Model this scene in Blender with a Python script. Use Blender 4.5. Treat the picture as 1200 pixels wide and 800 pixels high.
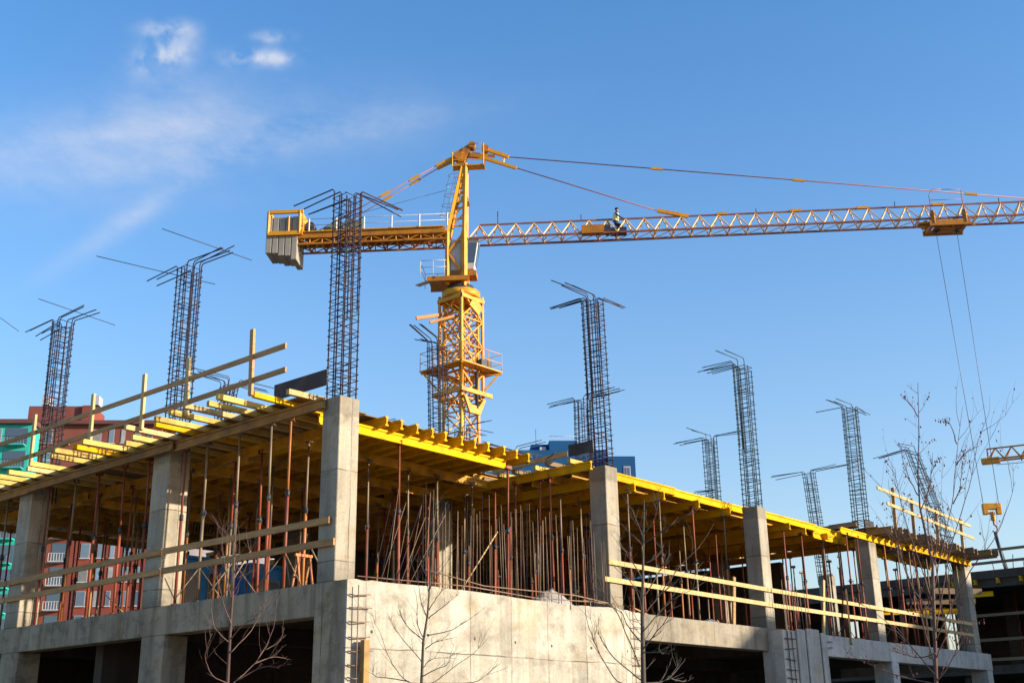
import bpy, bmesh, math, random
from mathutils import Vector, Matrix, Euler
import numpy as np
R = math.radians
random.seed(7)
for o in list(bpy.data.objects): bpy.data.objects.remove(o)
scene = bpy.context.scene
col = scene.collection

# ------------------------------------------------------------------ camera
F = 1359.457
YAW, PITCH, ROLL = R(49.349), R(18.926), R(-.9656)
CAM = Vector((-13.15578, -15.38132, -2.60887))
_fw = Vector((math.sin(YAW)*math.cos(PITCH), math.cos(YAW)*math.cos(PITCH), math.sin(PITCH)))
_r = Vector((math.cos(YAW), -math.sin(YAW), 0)); _u = _r.cross(_fw)
_r2 = _r*math.cos(ROLL) + _u*math.sin(ROLL); _u2 = -_r*math.sin(ROLL) + _u*math.cos(ROLL)
cd = bpy.data.cameras.new('camera'); cam = bpy.data.objects.new('camera', cd); col.objects.link(cam)
cd.sensor_width = 36; cd.lens = 36*F/1200; cd.clip_end = 6000; cd.clip_start = .1
m = Matrix((_r2, _u2, -_fw)).transposed().to_4x4(); m.translation = CAM
cam.matrix_world = m
scene.camera = cam
scene.render.resolution_x = 1024; scene.render.resolution_y = 682

def ray(x, y): return _r2*((x-600)/F) + _u2*((400-y)/F) + _fw
def at(x, y, d):                       # the point a horizontal distance d along a sight line
    r = ray(x, y); return CAM + r*(d/math.hypot(r.x, r.y))
def on(x, y, ax, v):                   # where a sight line meets a real wall or floor plane
    r = ray(x, y); i = 'xyz'.index(ax); return CAM + r*((v-CAM[i])/r[i])

# ------------------------------------------------------------------ light
SUN_EL, SUN_PHI = R(13), R(25)         # height; angle from -Y towards +X
sd = Vector((math.sin(SUN_PHI)*math.cos(SUN_EL), -math.cos(SUN_PHI)*math.cos(SUN_EL), math.sin(SUN_EL)))
sl = bpy.data.lights.new('sun', 'SUN'); sun = bpy.data.objects.new('sun', sl); col.objects.link(sun)
sl.energy = 3.5; sl.angle = R(.5); sl.color = (1, .89, .73)
sun.rotation_euler = sd.to_track_quat('Z', 'Y').to_euler()
scene.view_settings.view_transform = 'Standard'; scene.view_settings.look = 'None'
scene.view_settings.exposure = 1.32; scene.view_settings.gamma = 1
w = bpy.data.worlds.new('World'); scene.world = w; w.use_nodes = True
nt = w.node_tree; nt.nodes.clear()
def N(nt, t, **k):
    n = nt.nodes.new(t)
    for a, b in k.items():
        if a == 'i':
            for s, v in b.items(): n.inputs[s].default_value = v
        else: setattr(n, a, b)
    return n
sky = N(nt, 'ShaderNodeTexSky', sky_type='NISHITA', sun_disc=False, sun_elevation=SUN_EL)
sky.sun_rotation = math.atan2(sd.x, sd.y)
sky.altitude = 200; sky.air_density = 1.4; sky.dust_density = .9; sky.ozone_density = 3.5
bg = N(nt, 'ShaderNodeBackground'); bg.inputs['Strength'].default_value = .117
out = N(nt, 'ShaderNodeOutputWorld')
tc = N(nt, 'ShaderNodeTexCoord')
def L(a, b): nt.links.new(a, b)
def math_(op, a, b=None, c=None):
    n = N(nt, 'ShaderNodeMath', operation=op)
    for i, v in enumerate((a, b, c)):
        if v is None: continue
        if isinstance(v, (int, float)): n.inputs[i].default_value = v
        else: L(v, n.inputs[i])
    return n.outputs[0]
# clouds stand in fixed compass directions of the sky
def noise(scale, detail, rough, stretch=(1, 1, 1), rot=(0, 0, 0)):
    mp = N(nt, 'ShaderNodeMapping'); mp.inputs['Scale'].default_value = stretch; mp.inputs['Rotation'].default_value = rot
    L(tc.outputs['Generated'], mp.inputs['Vector'])
    n = N(nt, 'ShaderNodeTexNoise'); n.inputs['Scale'].default_value = scale; n.inputs['Detail'].default_value = detail
    n.inputs['Roughness'].default_value = rough; L(mp.outputs[0], n.inputs['Vector']); return n.outputs['Fac']
puffn = noise(48, 5, .52); wispn = noise(11, 8, .66, (1, 1, 2.0))
def cloud(x, y, rx, ry, ang=0):
    c = ray(x, y).normalized(); rt = (ray(x+1, y)-ray(x, y)).normalized(); up = c.cross(rt).normalized()*-1
    a = rt*math.cos(ang) + up*math.sin(ang); b = -rt*math.sin(ang) + up*math.cos(ang)
    def dotn(v, s):
        n = N(nt, 'ShaderNodeVectorMath', operation='DOT_PRODUCT'); L(tc.outputs['Generated'], n.inputs[0])
        n.inputs[1].default_value = v*s; return math_('SUBTRACT', n.outputs['Value'], v.dot(c)*s)
    A = dotn(a, F/rx); B = dotn(b, F/ry)
    d2 = math_('ADD', math_('MULTIPLY', A, A), math_('MULTIPLY', B, B))
    return math_('EXPONENT', math_('MULTIPLY', d2, -1))
tot = None
for (x, y, rx, ry, an, k) in [(190, 66, 27, 15, .3, 1.0), (198, 35, 24, 9, 0, .8), (303, 68, 34, 9, 0, .8), (318, 44, 18, 6, 0, .5)]:
    g = math_('MULTIPLY', cloud(x, y, rx, ry, an), k)
    g = math_('MULTIPLY', g, math_('MAXIMUM', math_('MULTIPLY', math_('SUBTRACT', puffn, .36), 4.6), 0))
    tot = g if tot is None else math_('ADD', tot, g)
for (x, y, rx, ry, an, k) in [(230, 150, 230, 42, .06, .36), (165, 248, 95, 12, .62, .42), (30, 205, 180, 40, 0, .28), (330, 165, 170, 16, .16, .34), (200, 105, 60, 40, 0, .25), (150, 155, 120, 10, .1, .25)]:
    g = math_('MULTIPLY', cloud(x, y, rx, ry, an), k)
    g = math_('MULTIPLY', g, math_('MULTIPLY', math_('SUBTRACT', wispn, .28), 2.7))
    tot = math_('ADD', tot, math_('MAXIMUM', g, 0))
sz_ = N(nt, 'ShaderNodeSeparateXYZ'); L(tc.outputs['Generated'], sz_.inputs[0])
thin = math_('MULTIPLY', math_('EXPONENT', math_('MULTIPLY', math_('MAXIMUM', sz_.outputs['Z'], 0), -4)), .5)      # thin high haze, denser low down
fac = math_('MINIMUM', math_('ADD', math_('MULTIPLY', math_('MAXIMUM', tot, 0), .85), thin), .8)
mix = N(nt, 'ShaderNodeMix', data_type='RGBA'); L(fac, mix.inputs['Factor'])
hs = N(nt, 'ShaderNodeHueSaturation'); hs.inputs['Saturation'].default_value = 1.27; L(sky.outputs[0], hs.inputs['Color'])
tint = N(nt, 'ShaderNodeVectorMath', operation='MULTIPLY'); tint.inputs[1].default_value = (.98, .93, 1.06); L(hs.outputs[0], tint.inputs[0])
L(tint.outputs[0], mix.inputs['A']); mix.inputs['B'].default_value = (2.5, 2.65, 3.05, 1)
L(mix.outputs['Result'], bg.inputs['Color']); L(bg.outputs[0], out.inputs[0])

# ------------------------------------------------------------------ materials
def newmat(name):
    mt = bpy.data.materials.new(name); mt.use_nodes = True
    b = mt.node_tree.nodes['Principled BSDF']; return mt, mt.node_tree, b
def mat(name, c, rough=.7, var=.25, scale=4, stretch=(1, 1, 1), bump=.15, metal=0, dirt=None, dirt_amt=.5, dscale=1.6, rnd=.0, coord='Object', spec=.3, dpos=(.5, .68)):
    mt, t, b = newmat(name); l = t.links.new
    tcn = N(t, 'ShaderNodeTexCoord'); mp = N(t, 'ShaderNodeMapping'); mp.inputs['Scale'].default_value = stretch
    if coord == 'World':
        g = N(t, 'ShaderNodeNewGeometry'); l(g.outputs['Position'], mp.inputs[0])
    else:
        l(tcn.outputs[coord], mp.inputs[0])
    oi = N(t, 'ShaderNodeObjectInfo')
    if coord != 'World':
        ad = N(t, 'ShaderNodeVectorMath', operation='ADD'); sc = N(t, 'ShaderNodeVectorMath', operation='SCALE')
        cb = N(t, 'ShaderNodeCombineXYZ')
        for i in range(3): l(oi.outputs['Random'], cb.inputs[i])
        l(cb.outputs[0], sc.inputs[0]); sc.inputs['Scale'].default_value = 37
        l(mp.outputs[0], ad.inputs[0]); l(sc.outputs[0], ad.inputs[1]); vec = ad.outputs[0]
    else: vec = mp.outputs[0]
    n1 = N(t, 'ShaderNodeTexNoise', i={'Scale': scale, 'Detail': 6, 'Roughness': .6}); l(vec, n1.inputs['Vector'])
    mr = N(t, 'ShaderNodeMapRange', i={'From Min': .3, 'From Max': .7, 'To Min': 1-var, 'To Max': 1+var}); l(n1.outputs['Fac'], mr.inputs[0])
    mx = N(t, 'ShaderNodeVectorMath', operation='SCALE'); mx.inputs[0].default_value = c[:3]; l(mr.outputs[0], mx.inputs['Scale'])
    cur = mx.outputs[0]
    if rnd:
        m2 = N(t, 'ShaderNodeMapRange', i={'To Min': 1-rnd, 'To Max': 1+rnd}); l(oi.outputs['Random'], m2.inputs[0])
        s2 = N(t, 'ShaderNodeVectorMath', operation='SCALE'); l(cur, s2.inputs[0]); l(m2.outputs[0], s2.inputs['Scale']); cur = s2.outputs[0]
    if dirt:
        n2 = N(t, 'ShaderNodeTexNoise', i={'Scale': dscale, 'Detail': 8, 'Roughness': .65}); l(vec, n2.inputs['Vector'])
        r2 = N(t, 'ShaderNodeMapRange', i={'From Min': dpos[0], 'From Max': dpos[1], 'To Max': dirt_amt}); l(n2.outputs['Fac'], r2.inputs[0])
        mm = N(t, 'ShaderNodeMix', data_type='RGBA'); l(r2.outputs[0], mm.inputs['Factor']); l(cur, mm.inputs['A']); mm.inputs['B'].default_value = (*dirt, 1); cur = mm.outputs['Result']
    l(cur, b.inputs['Base Color'])
    b.inputs['Roughness'].default_value = rough; b.inputs['Metallic'].default_value = metal; b.inputs['Specular IOR Level'].default_value = spec
    if bump:
        bp = N(t, 'ShaderNodeBump', i={'Strength': bump, 'Distance': .02}); l(n1.outputs['Fac'], bp.inputs['Height']); l(bp.outputs[0], b.inputs['Normal'])
    return mt

def concrete(name, c, joints=None, ties=False, blo=(.55, .74), streak=.5, axis='x', stain=(.16, .13, .10), amt=.55):
    mt, t, b = newmat(name); l = t.links.new
    g = N(t, 'ShaderNodeNewGeometry'); P = g.outputs['Position']
    def nz(s, d, st=(1, 1, 1), r=.6):
        mp = N(t, 'ShaderNodeMapping'); mp.inputs['Scale'].default_value = st; l(P, mp.inputs[0])
        n = N(t, 'ShaderNodeTexNoise', i={'Scale': s, 'Detail': d, 'Roughness': r}); l(mp.outputs[0], n.inputs['Vector']); return n.outputs['Fac']
    def mrg(v, a, b_, c_, d_):
        n = N(t, 'ShaderNodeMapRange', i={'From Min': a, 'From Max': b_, 'To Min': c_, 'To Max': d_}); l(v, n.inputs[0]); return n.outputs[0]
    def mul(v, f):
        n = N(t, 'ShaderNodeVectorMath', operation='SCALE'); l(v, n.inputs[0]) if not isinstance(v, tuple) else setattr(n.inputs[0], 'default_value', v)
        l(f, n.inputs['Scale']); return n.outputs[0]
    big = nz(.9, 5); fine = nz(22, 6); streakn = nz(3.2, 6, (1, 1, .10)); blot = nz(2.3, 7, (1, 1, 1.3), .7)
    cur = mul(c, mrg(big, .3, .7, .82, 1.12)); cur = mul(cur, mrg(fine, .3, .7, .88, 1.10)); cur = mul(cur, mrg(streakn, .46, .68, 1, 1-.6*streak))
    mm = N(t, 'ShaderNodeMix', data_type='RGBA'); l(mrg(blot, blo[0], blo[1], 0, amt), mm.inputs['Factor']); l(cur, mm.inputs['A']); mm.inputs['B'].default_value = (*stain, 1); cur = mm.outputs['Result']
    warm = N(t, 'ShaderNodeMix', data_type='RGBA'); l(mrg(nz(1.4, 4), .5, .7, 0, .35), warm.inputs['Factor']); l(cur, warm.inputs['A']); warm.inputs['B'].default_value = (c[0]*.9, c[1]*.72, c[2]*.45, 1); cur = warm.outputs['Result']
    sz = N(t, 'ShaderNodeSeparateXYZ'); l(P, sz.inputs[0])
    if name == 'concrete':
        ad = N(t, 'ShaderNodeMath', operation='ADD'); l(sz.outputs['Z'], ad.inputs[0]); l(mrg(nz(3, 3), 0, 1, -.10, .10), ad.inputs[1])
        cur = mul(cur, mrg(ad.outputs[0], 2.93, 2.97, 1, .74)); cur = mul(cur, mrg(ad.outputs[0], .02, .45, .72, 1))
    pits = N(t, 'ShaderNodeTexVoronoi', i={'Scale': 9}); l(P, pits.inputs['Vector']); cur = mul(cur, mrg(pits.outputs['Distance'], .05, .09, .55, 1))
    if joints or ties:
        sp = N(t, 'ShaderNodeSeparateXYZ'); l(P, sp.inputs[0])
        def M(op, a, b2):
            n = N(t, 'ShaderNodeMath', operation=op)
            for i, v in enumerate((a, b2)):
                if isinstance(v, (int, float)): n.inputs[i].default_value = v
                else: l(v, n.inputs[i])
            return n.outputs[0]
        wob = mrg(nz(1.2, 3), 0, 1, -.04, .04)
        U = M('ADD', sp.outputs['X' if axis == 'x' else 'Y'], wob); Z = M('ADD', sp.outputs['Z'], wob)
        def line(v, per, off, wd):
            q = M('PINGPONG', M('SUBTRACT', v, off), per/2); return M('LESS_THAN', q, wd)
        J = joints or (1.22, .2, 1.25, -1.2)
        ln = M('MAXIMUM', line(U, J[0], J[1], .010), line(Z, J[2], J[3], .011))
        fx = M('FLOOR', M('DIVIDE', M('SUBTRACT', U, J[1]), J[0]), 0); fz = M('FLOOR', M('DIVIDE', M('SUBTRACT', Z, J[3]), J[2]), 0)
        cbx = N(t, 'ShaderNodeCombineXYZ'); l(fx, cbx.inputs[0]); l(fz, cbx.inputs[1]); wn = N(t, 'ShaderNodeTexWhiteNoise'); l(cbx.outputs[0], wn.inputs[0])
        cur = mul(cur, mrg(wn.outputs['Value'], 0, 1, .84, 1.07))
        brk = mrg(nz(2.2, 2), .40, .58, .3, .85)
        ln = M('MULTIPLY', ln, brk)
        if ties:
            du = M('PINGPONG', M('SUBTRACT', U, .5), .61); dz = M('PINGPONG', M('SUBTRACT', Z, -.85), .62)
            d = M('SQRT', M('ADD', M('MULTIPLY', du, du), M('MULTIPLY', dz, dz)), 0)
            ln = M('MAXIMUM', ln, M('LESS_THAN', d, .03))
        m3 = N(t, 'ShaderNodeMix', data_type='RGBA'); l(ln, m3.inputs['Factor']); l(cur, m3.inputs['A']); m3.inputs['B'].default_value = (.09, .07, .05, 1); cur = m3.outputs['Result']
    l(cur, b.inputs['Base Color']); b.inputs['Roughness'].default_value = .88; b.inputs['Specular IOR Level'].default_value = .2
    bp = N(t, 'ShaderNodeBump', i={'Strength': .35, 'Distance': .02}); l(fine, bp.inputs['Height'])
    bp2 = N(t, 'ShaderNodeBump', i={'Strength': .4, 'Distance': .05}); l(blot, bp2.inputs['Height']); l(bp.outputs[0], bp2.inputs['Normal']); l(bp2.outputs[0], b.inputs['Normal'])
    return mt

M = {}
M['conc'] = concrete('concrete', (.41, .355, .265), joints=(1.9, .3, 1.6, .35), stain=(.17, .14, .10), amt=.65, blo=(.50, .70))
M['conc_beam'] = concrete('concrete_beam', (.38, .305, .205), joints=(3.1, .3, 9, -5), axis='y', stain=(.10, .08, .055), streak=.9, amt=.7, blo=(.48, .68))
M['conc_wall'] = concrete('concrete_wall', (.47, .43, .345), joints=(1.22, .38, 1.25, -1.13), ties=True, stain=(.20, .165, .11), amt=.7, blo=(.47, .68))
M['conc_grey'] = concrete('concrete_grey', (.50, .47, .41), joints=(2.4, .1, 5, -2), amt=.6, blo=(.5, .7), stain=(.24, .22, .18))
M['conc_shade'] = concrete('concrete_shaded', (.085, .065, .05))  # same concrete darkened: interior shade is put into its colour
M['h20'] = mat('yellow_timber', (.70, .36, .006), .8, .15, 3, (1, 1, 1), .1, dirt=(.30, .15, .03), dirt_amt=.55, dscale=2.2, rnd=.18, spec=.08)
M['h20_shade'] = mat('shaded_timber', (.60, .29, .018), .65, .25, 3, (1, 1, 1), .1, dirt=(.10, .055, .02), dirt_amt=.7, dscale=1.6, rnd=.3)  # darker copy of the yellow timber, with the under-slab shade in its colour
M['h20o'] = mat('worn_timber', (.32, .18, .055), .7, .3, 3, (1, 1, 1), .1, dirt=(.13, .09, .05), dirt_amt=.8, dscale=2, rnd=.3)
M['ply'] = mat('plywood', (.16, .10, .05), .6, .3, 2, bump=.05, dirt=(.05, .04, .03), dirt_amt=.7, dscale=1.1, rnd=.2)
M['h20w'] = mat('faded_yellow_timber', (.60, .40, .10), .8, .22, 3, (1, 1, 1), .1, dirt=(.26, .17, .06), dirt_amt=.7, dscale=2.6, rnd=.2, spec=.08)
M['film'] = mat('film_ply', (.035, .022, .018), .5, .3, 3, bump=.05, dirt=(.15, .12, .1), dirt_amt=.35)
M['plank'] = mat('plank_wood', (.42, .23, .085), .75, .25, 2.2, (1, 1, 9), .2, dirt=(.2, .12, .06), dirt_amt=.5, dscale=3, rnd=.15)
M['plank_pale'] = mat('pale_wood', (.52, .36, .15), .75, .2, 2.2, (9, 9, 1), .2, dirt=(.3, .2, .1), dirt_amt=.4, dscale=3, rnd=.12)
M['plank_old'] = mat('old_wood', (.20, .13, .07), .8, .3, 3, (2, 9, 9), .2, dirt=(.12, .08, .05), dirt_amt=.6, dscale=3, rnd=.2)
M['rebar'] = mat('rebar_steel', (.028, .024, .040), .6, .5, 3, (1, 1, 1), 0, .3, dirt=(.17, .07, .03), dirt_amt=.45, dscale=3.5)
M['rebar_blue'] = mat('rebar_teal', (.045, .07, .085), .55, .4, 3, (1, 1, 1), 0, .5, dirt=(.12, .06, .04), dirt_amt=.4, dscale=3.5)
M['rust'] = mat('rusty_bar', (.22, .13, .08), .8, .4, 5, bump=0, dirt=(.35, .28, .2), dirt_amt=.5)
M['red'] = mat('red_paint', (.25, .055, .025), .6, .3, 4, (1, 1, .5), .1, dirt=(.15, .09, .06), dirt_amt=.7, dscale=2.6, rnd=.3)
M['orange'] = mat('orange_paint', (.40, .14, .035), .6, .25, 4, (1, 1, .5), .1, dirt=(.3, .22, .15), dirt_amt=.7, dscale=2.6, rnd=.2)
M['galv'] = mat('galvanised', (.20, .145, .09), .6, .3, 4, (1, 1, .5), .1, .3, dirt=(.28, .23, .17), dirt_amt=.6, dscale=2.6, rnd=.2)
M['crane'] = mat('crane_yellow', (.66, .29, .012), .45, .12, 1.5, bump=.05, dirt=(.30, .13, .03), dirt_amt=.65, dscale=1.3)
M['crane_d'] = mat('crane_orange', (.46, .17, .012), .55, .2, 1.5, bump=.05, dirt=(.2, .08, .03), dirt_amt=.7, dscale=1.3)
M['jibp'] = mat('jib_paint', (.68, .42, .17), .5, .15, 1, bump=0, dirt=(.4, .16, .08), dirt_amt=.6, dscale=.9)
M['chord'] = mat('chord_paint', (.26, .08, .05), .55, .3, 1, bump=0, dirt=(.5, .22, .05), dirt_amt=.5, dscale=.9)
M['white'] = mat('white_paint', (.5, .47, .43), .5, .08, 2, bump=0)
M['cw'] = mat('counterweight', (.30, .27, .225), .9, .15, 1.5, bump=.2, dirt=(.2, .17, .13), dirt_amt=.4, dscale=.8)
M['rod'] = mat('tie_rod', (.36, .13, .10), .5, .2, 1, bump=0)
M['rope'] = mat('wire_rope', (.10, .10, .12), .5, .2, 1, bump=0, metal=.4)
M['dark'] = mat('dark_steel', (.04, .04, .045), .5, .3, 3, bump=0)
M['green'] = mat('machine_green', (.16, .18, .11), .6, .3, 2, bump=0, dirt=(.3, .25, .15), dirt_amt=.5)
M['bark'] = mat('bark', (.10, .055, .045), .8, .35, 6, (1, 1, .3), .3, dirt=(.26, .18, .13), dirt_amt=.6, dscale=5)
M['bark_dark'] = mat('bark_grey', (.07, .055, .042), .8, .35, 6, (1, 1, .3), .3, dirt=(.18, .15, .11), dirt_amt=.5, dscale=5)
M['leaf'] = mat('dry_leaf', (.10, .035, .03), .8, .3, 6, bump=0)
M['blue'] = mat('blue_paint', (.06, .36, .95), .5, .15, 2, bump=.05)
M['ground'] = mat('ground_soil', (.30, .22, .14), .95, .3, .5, bump=.4, dirt=(.1, .09, .07), dirt_amt=.6, dscale=.15, coord='World')
M['teal'] = mat('teal_render', (.03, .42, .34), .8, .06, .3, bump=0)
M['redw'] = mat('red_brick', (.22, .05, .032), .85, .12, .5, bump=0)
M['brown'] = mat('brown_brick', (.20, .06, .045), .85, .12, .5, bump=0)
M['bluew'] = mat('blue_cladding', (.006, .07, .18), .9, .10, .25, bump=0)
M['roofd'] = mat('roof_edge', (.13, .05, .045), .7, .1, .5, bump=0)
M['frame'] = mat('window_frame', (.30, .30, .30), .5, .05, 1, bump=0)
M['plaster'] = mat('balcony_white', (.42, .40, .42), .7, .15, .8, bump=0)
gm, gt, gb = newmat('window_glass'); gb.inputs['Base Color'].default_value = (.06, .09, .13, 1); gb.inputs['Roughness'].default_value = .12; gb.inputs['Specular IOR Level'].default_value = .8
M['glass'] = gm
M['curtain'] = mat('curtained_glass', (.30, .29, .27), .4, .2, 1, bump=0, rnd=.4)
M['sky_glass'] = mat('pale_glass', (.14, .20, .27), .25, .1, 1, bump=0, rnd=.4, spec=.6)
M['skin'] = mat('skin', (.45, .26, .18), .6, .05, 1, bump=0)
M['cloth_dark'] = mat('dark_cloth', (.03, .04, .05), .9, .2, 6, bump=0)
M['cloth_hi'] = mat('hi_vis_cloth', (.75, .68, .35), .8, .1, 6, bump=0)

# ------------------------------------------------------------------ mesh helpers
class MB:
    def __init__(s): s.v = []; s.f = []; s.sm = []
    def add(s, vs, fs, smooth=False):
        o = len(s.v); s.v += [Vector(a) for a in vs]
        for f in fs: s.f.append([i+o for i in f]); s.sm.append(smooth)
        return s
    def box(s, a, b):
        (x0, y0, z0), (x1, y1, z1) = a, b
        s.add([(x0, y0, z0), (x1, y0, z0), (x1, y1, z0), (x0, y1, z0), (x0, y0, z1), (x1, y0, z1), (x1, y1, z1), (x0, y1, z1)],
              [(0, 3, 2, 1), (4, 5, 6, 7), (0, 1, 5, 4), (1, 2, 6, 5), (2, 3, 7, 6), (3, 0, 4, 7)]); return s
    def frame(s, p, q, up=None):
        p, q = Vector(p), Vector(q); d = (q-p).normalized()
        up = Vector(up) if up else Vector((0, 0, 1))
        if abs(d.dot(up)) > .98: up = Vector((1, 0, 0))
        a = d.cross(up).normalized(); b = a.cross(d).normalized(); return p, q, a, b
    def bar(s, p, q, w, h, up=None):       # rectangular bar, w across, h along up
        p, q, a, b = s.frame(p, q, up); a = a*w/2; b = b*h/2
        s.add([p-a-b, p+a-b, p+a+b, p-a+b, q-a-b, q+a-b, q+a+b, q-a+b],
              [(0, 1, 2, 3), (7, 6, 5, 4), (0, 4, 5, 1), (1, 5, 6, 2), (2, 6, 7, 3), (3, 7, 4, 0)]); return s
    def prof(s, p, q, pts, up=None):       # extruded profile, pts in (across, up)
        p, q, a, b = s.frame(p, q, up); n = len(pts)
        s.add([p+a*x+b*y for x, y in pts] + [q+a*x+b*y for x, y in pts],
              [tuple(range(n)), tuple(range(2*n-1, n-1, -1))] + [(i, i+n, (i+1) % n+n, (i+1) % n) for i in range(n)]); return s
    def h20(s, p, q, w=.08, h=.2, t=.04, wb=.03):
        W, H, B = w/2, h/2, wb/2
        return s.prof(p, q, [(-W, -H), (W, -H), (W, -H+t), (B, -H+t), (B, H-t), (W, H-t), (W, H), (-W, H), (-W, H-t), (-B, H-t), (-B, -H+t), (-W, -H+t)])
    def tube(s, p, q, r, r2=None, n=6, cap=True):
        r2 = r if r2 is None else r2
        p, q, a, b = s.frame(p, q)
        c = [(math.cos(2*math.pi*i/n), math.sin(2*math.pi*i/n)) for i in range(n)]
        o = len(s.v)
        s.v += [p+(a*x+b*y)*r for x, y in c] + [q+(a*x+b*y)*r2 for x, y in c]
        for i in range(n): s.f.append([o+i, o+i+n, o+(i+1) % n+n, o+(i+1) % n]); s.sm.append(True)
        if cap:
            s.f.append([o+i for i in range(n)]); s.sm.append(False)
            s.f.append([o+2*n-1-i for i in range(n)]); s.sm.append(False)
        return s
    def path(s, pts, r, r2=None, n=6):
        r2 = r if r2 is None else r2; pts = [Vector(p) for p in pts]; k = len(pts)-1
        prev = None
        for i, p in enumerate(pts):
            d = (pts[min(i+1, k)]-pts[max(i-1, 0)]).normalized()
            if prev is None:
                up = Vector((0, 0, 1)) if abs(d.z) < .9 else Vector((1, 0, 0)); a = d.cross(up).normalized()
            else: a = (prev - d*prev.dot(d)).normalized()
            prev = a; b = d.cross(a); rr = r+(r2-r)*i/max(k, 1); o = len(s.v)
            s.v += [p+(a*math.cos(2*math.pi*j/n)+b*math.sin(2*math.pi*j/n))*rr for j in range(n)]
            if i:
                for j in range(n): s.f.append([o-n+j, o-n+(j+1) % n, o+(j+1) % n, o+j]); s.sm.append(True)
        o = len(s.v); s.f.append([o-n+j for j in range(n)]); s.sm.append(False)
        s.f.append([o-n*(k+1)+n-1-j for j in range(n)]); s.sm.append(False)
        return s
    def ball(s, c, r, n=8, sq=(1, 1, 1)):
        c = Vector(c); o = len(s.v); k = n//2
        for i in range(k+1):
            th = math.pi*i/k
            for j in range(n):
                ph = 2*math.pi*j/n
                s.v.append(c+Vector((r*sq[0]*math.sin(th)*math.cos(ph), r*sq[1]*math.sin(th)*math.sin(ph), r*sq[2]*math.cos(th))))
        for i in range(k):
            for j in range(n): s.f.append([o+i*n+j, o+(i+1)*n+j, o+(i+1)*n+(j+1) % n, o+i*n+(j+1) % n]); s.sm.append(True)
        return s
    def mesh(s, name, mt, origin=(0, 0, 0)):
        me = bpy.data.meshes.new(name); og = Vector(origin)
        me.from_pydata([tuple(v-og) for v in s.v], [], s.f); me.polygons.foreach_set('use_smooth', s.sm)
        me.materials.append(mt); me.update(); return me
    def build(s, name, mt, parent=None, origin=None, bevel=0):
        og = Vector((0, 0, 0))
        if origin is not None: og = Vector(origin)
        elif parent is not None: og = parent['_w'] if False else world_loc(parent)
        me = s.mesh(name, mt, og)
        o = bpy.data.objects.new(name, me); col.objects.link(o)
        if parent is not None: o.parent = parent
        else: o.location = og
        if bevel:
            b = o.modifiers.new('bevel', 'BEVEL'); b.width = bevel; b.segments = 1; b.limit_method = 'ANGLE'
        return o
def world_loc(o):
    v = Vector((0, 0, 0))
    while o is not None: v = v+Vector(o.location); o = o.parent
    return v
def tag(o, label=None, cat=None, group=None, kind=None):
    if label: o['label'] = label
    if cat: o['category'] = cat
    if group: o['group'] = group
    if kind: o['kind'] = kind
    return o
def empty(name, loc, label, cat, group=None):
    o = bpy.data.objects.new(name, None); col.objects.link(o); o.location = loc; o.empty_display_size = .2
    return tag(o, label, cat, group)
kids = {}
def dup(root, loc, rotz=0, label=None, group=None):
    def cp(o, par):
        c = o.copy(); col.objects.link(c)
        if par is not None: c.parent = par
        for ch in kids_of(o): cp(ch, c)
        return c
    c = cp(root, None); c.location = loc; c.rotation_euler = (0, 0, rotz)
    if label: c['label'] = label
    if group: c['group'] = group
    return c
def kids_of(o):
    if o.name not in kids: kids[o.name] = list(o.children)
    return kids[o.name]
ORD = ['first', 'second', 'third', 'fourth', 'fifth', 'sixth', 'seventh', 'eighth', 'ninth', 'tenth', 'eleventh', 'twelfth', 'thirteenth', 'fourteenth', 'fifteenth', 'sixteenth', 'seventeenth', 'eighteenth', 'nineteenth', 'twentieth', 'twenty-first', 'twenty-second', 'twenty-third', 'twenty-fourth', 'twenty-fifth', 'twenty-sixth', 'twenty-seventh', 'twenty-eighth', 'twenty-ninth', 'thirtieth', 'thirty-first', 'thirty-second', 'thirty-third', 'thirty-fourth']
def rj(a): return random.uniform(-a, a)

# ------------------------------------------------------------------ ground
tag(MB().box((-1500, -1500, -5.2), (1500, 1500, -4.2)).build('ground', M['ground'], origin=(0, 0, -4.2)), 'bare trodden soil of the building site and street edge', 'ground', kind='structure')

# ------------------------------------------------------------------ the concrete building
B = empty('concrete_building', (0, 0, -4.2), 'unfinished concrete frame building with bare columns and a pale curved wall', 'building')
XS = [0, 7.95, 14.85, 21.75, 29.75]; YS = [0, 5.3, 11.0, 17.0]; CW = .47
for i, x in enumerate(XS):
    for j, y in enumerate(YS):
        if i == 4 and j > 2: continue
        wd = .5 if j else CW
        if i in (3, 4) and j == 0: wd = .52
        dep = .6 if (i == 0 and j) else CW
        MB().box((x, y, .004), (x+wd, y+dep, 3.3+rj(.01))).build('column', M['conc'], B, bevel=.012)
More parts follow.
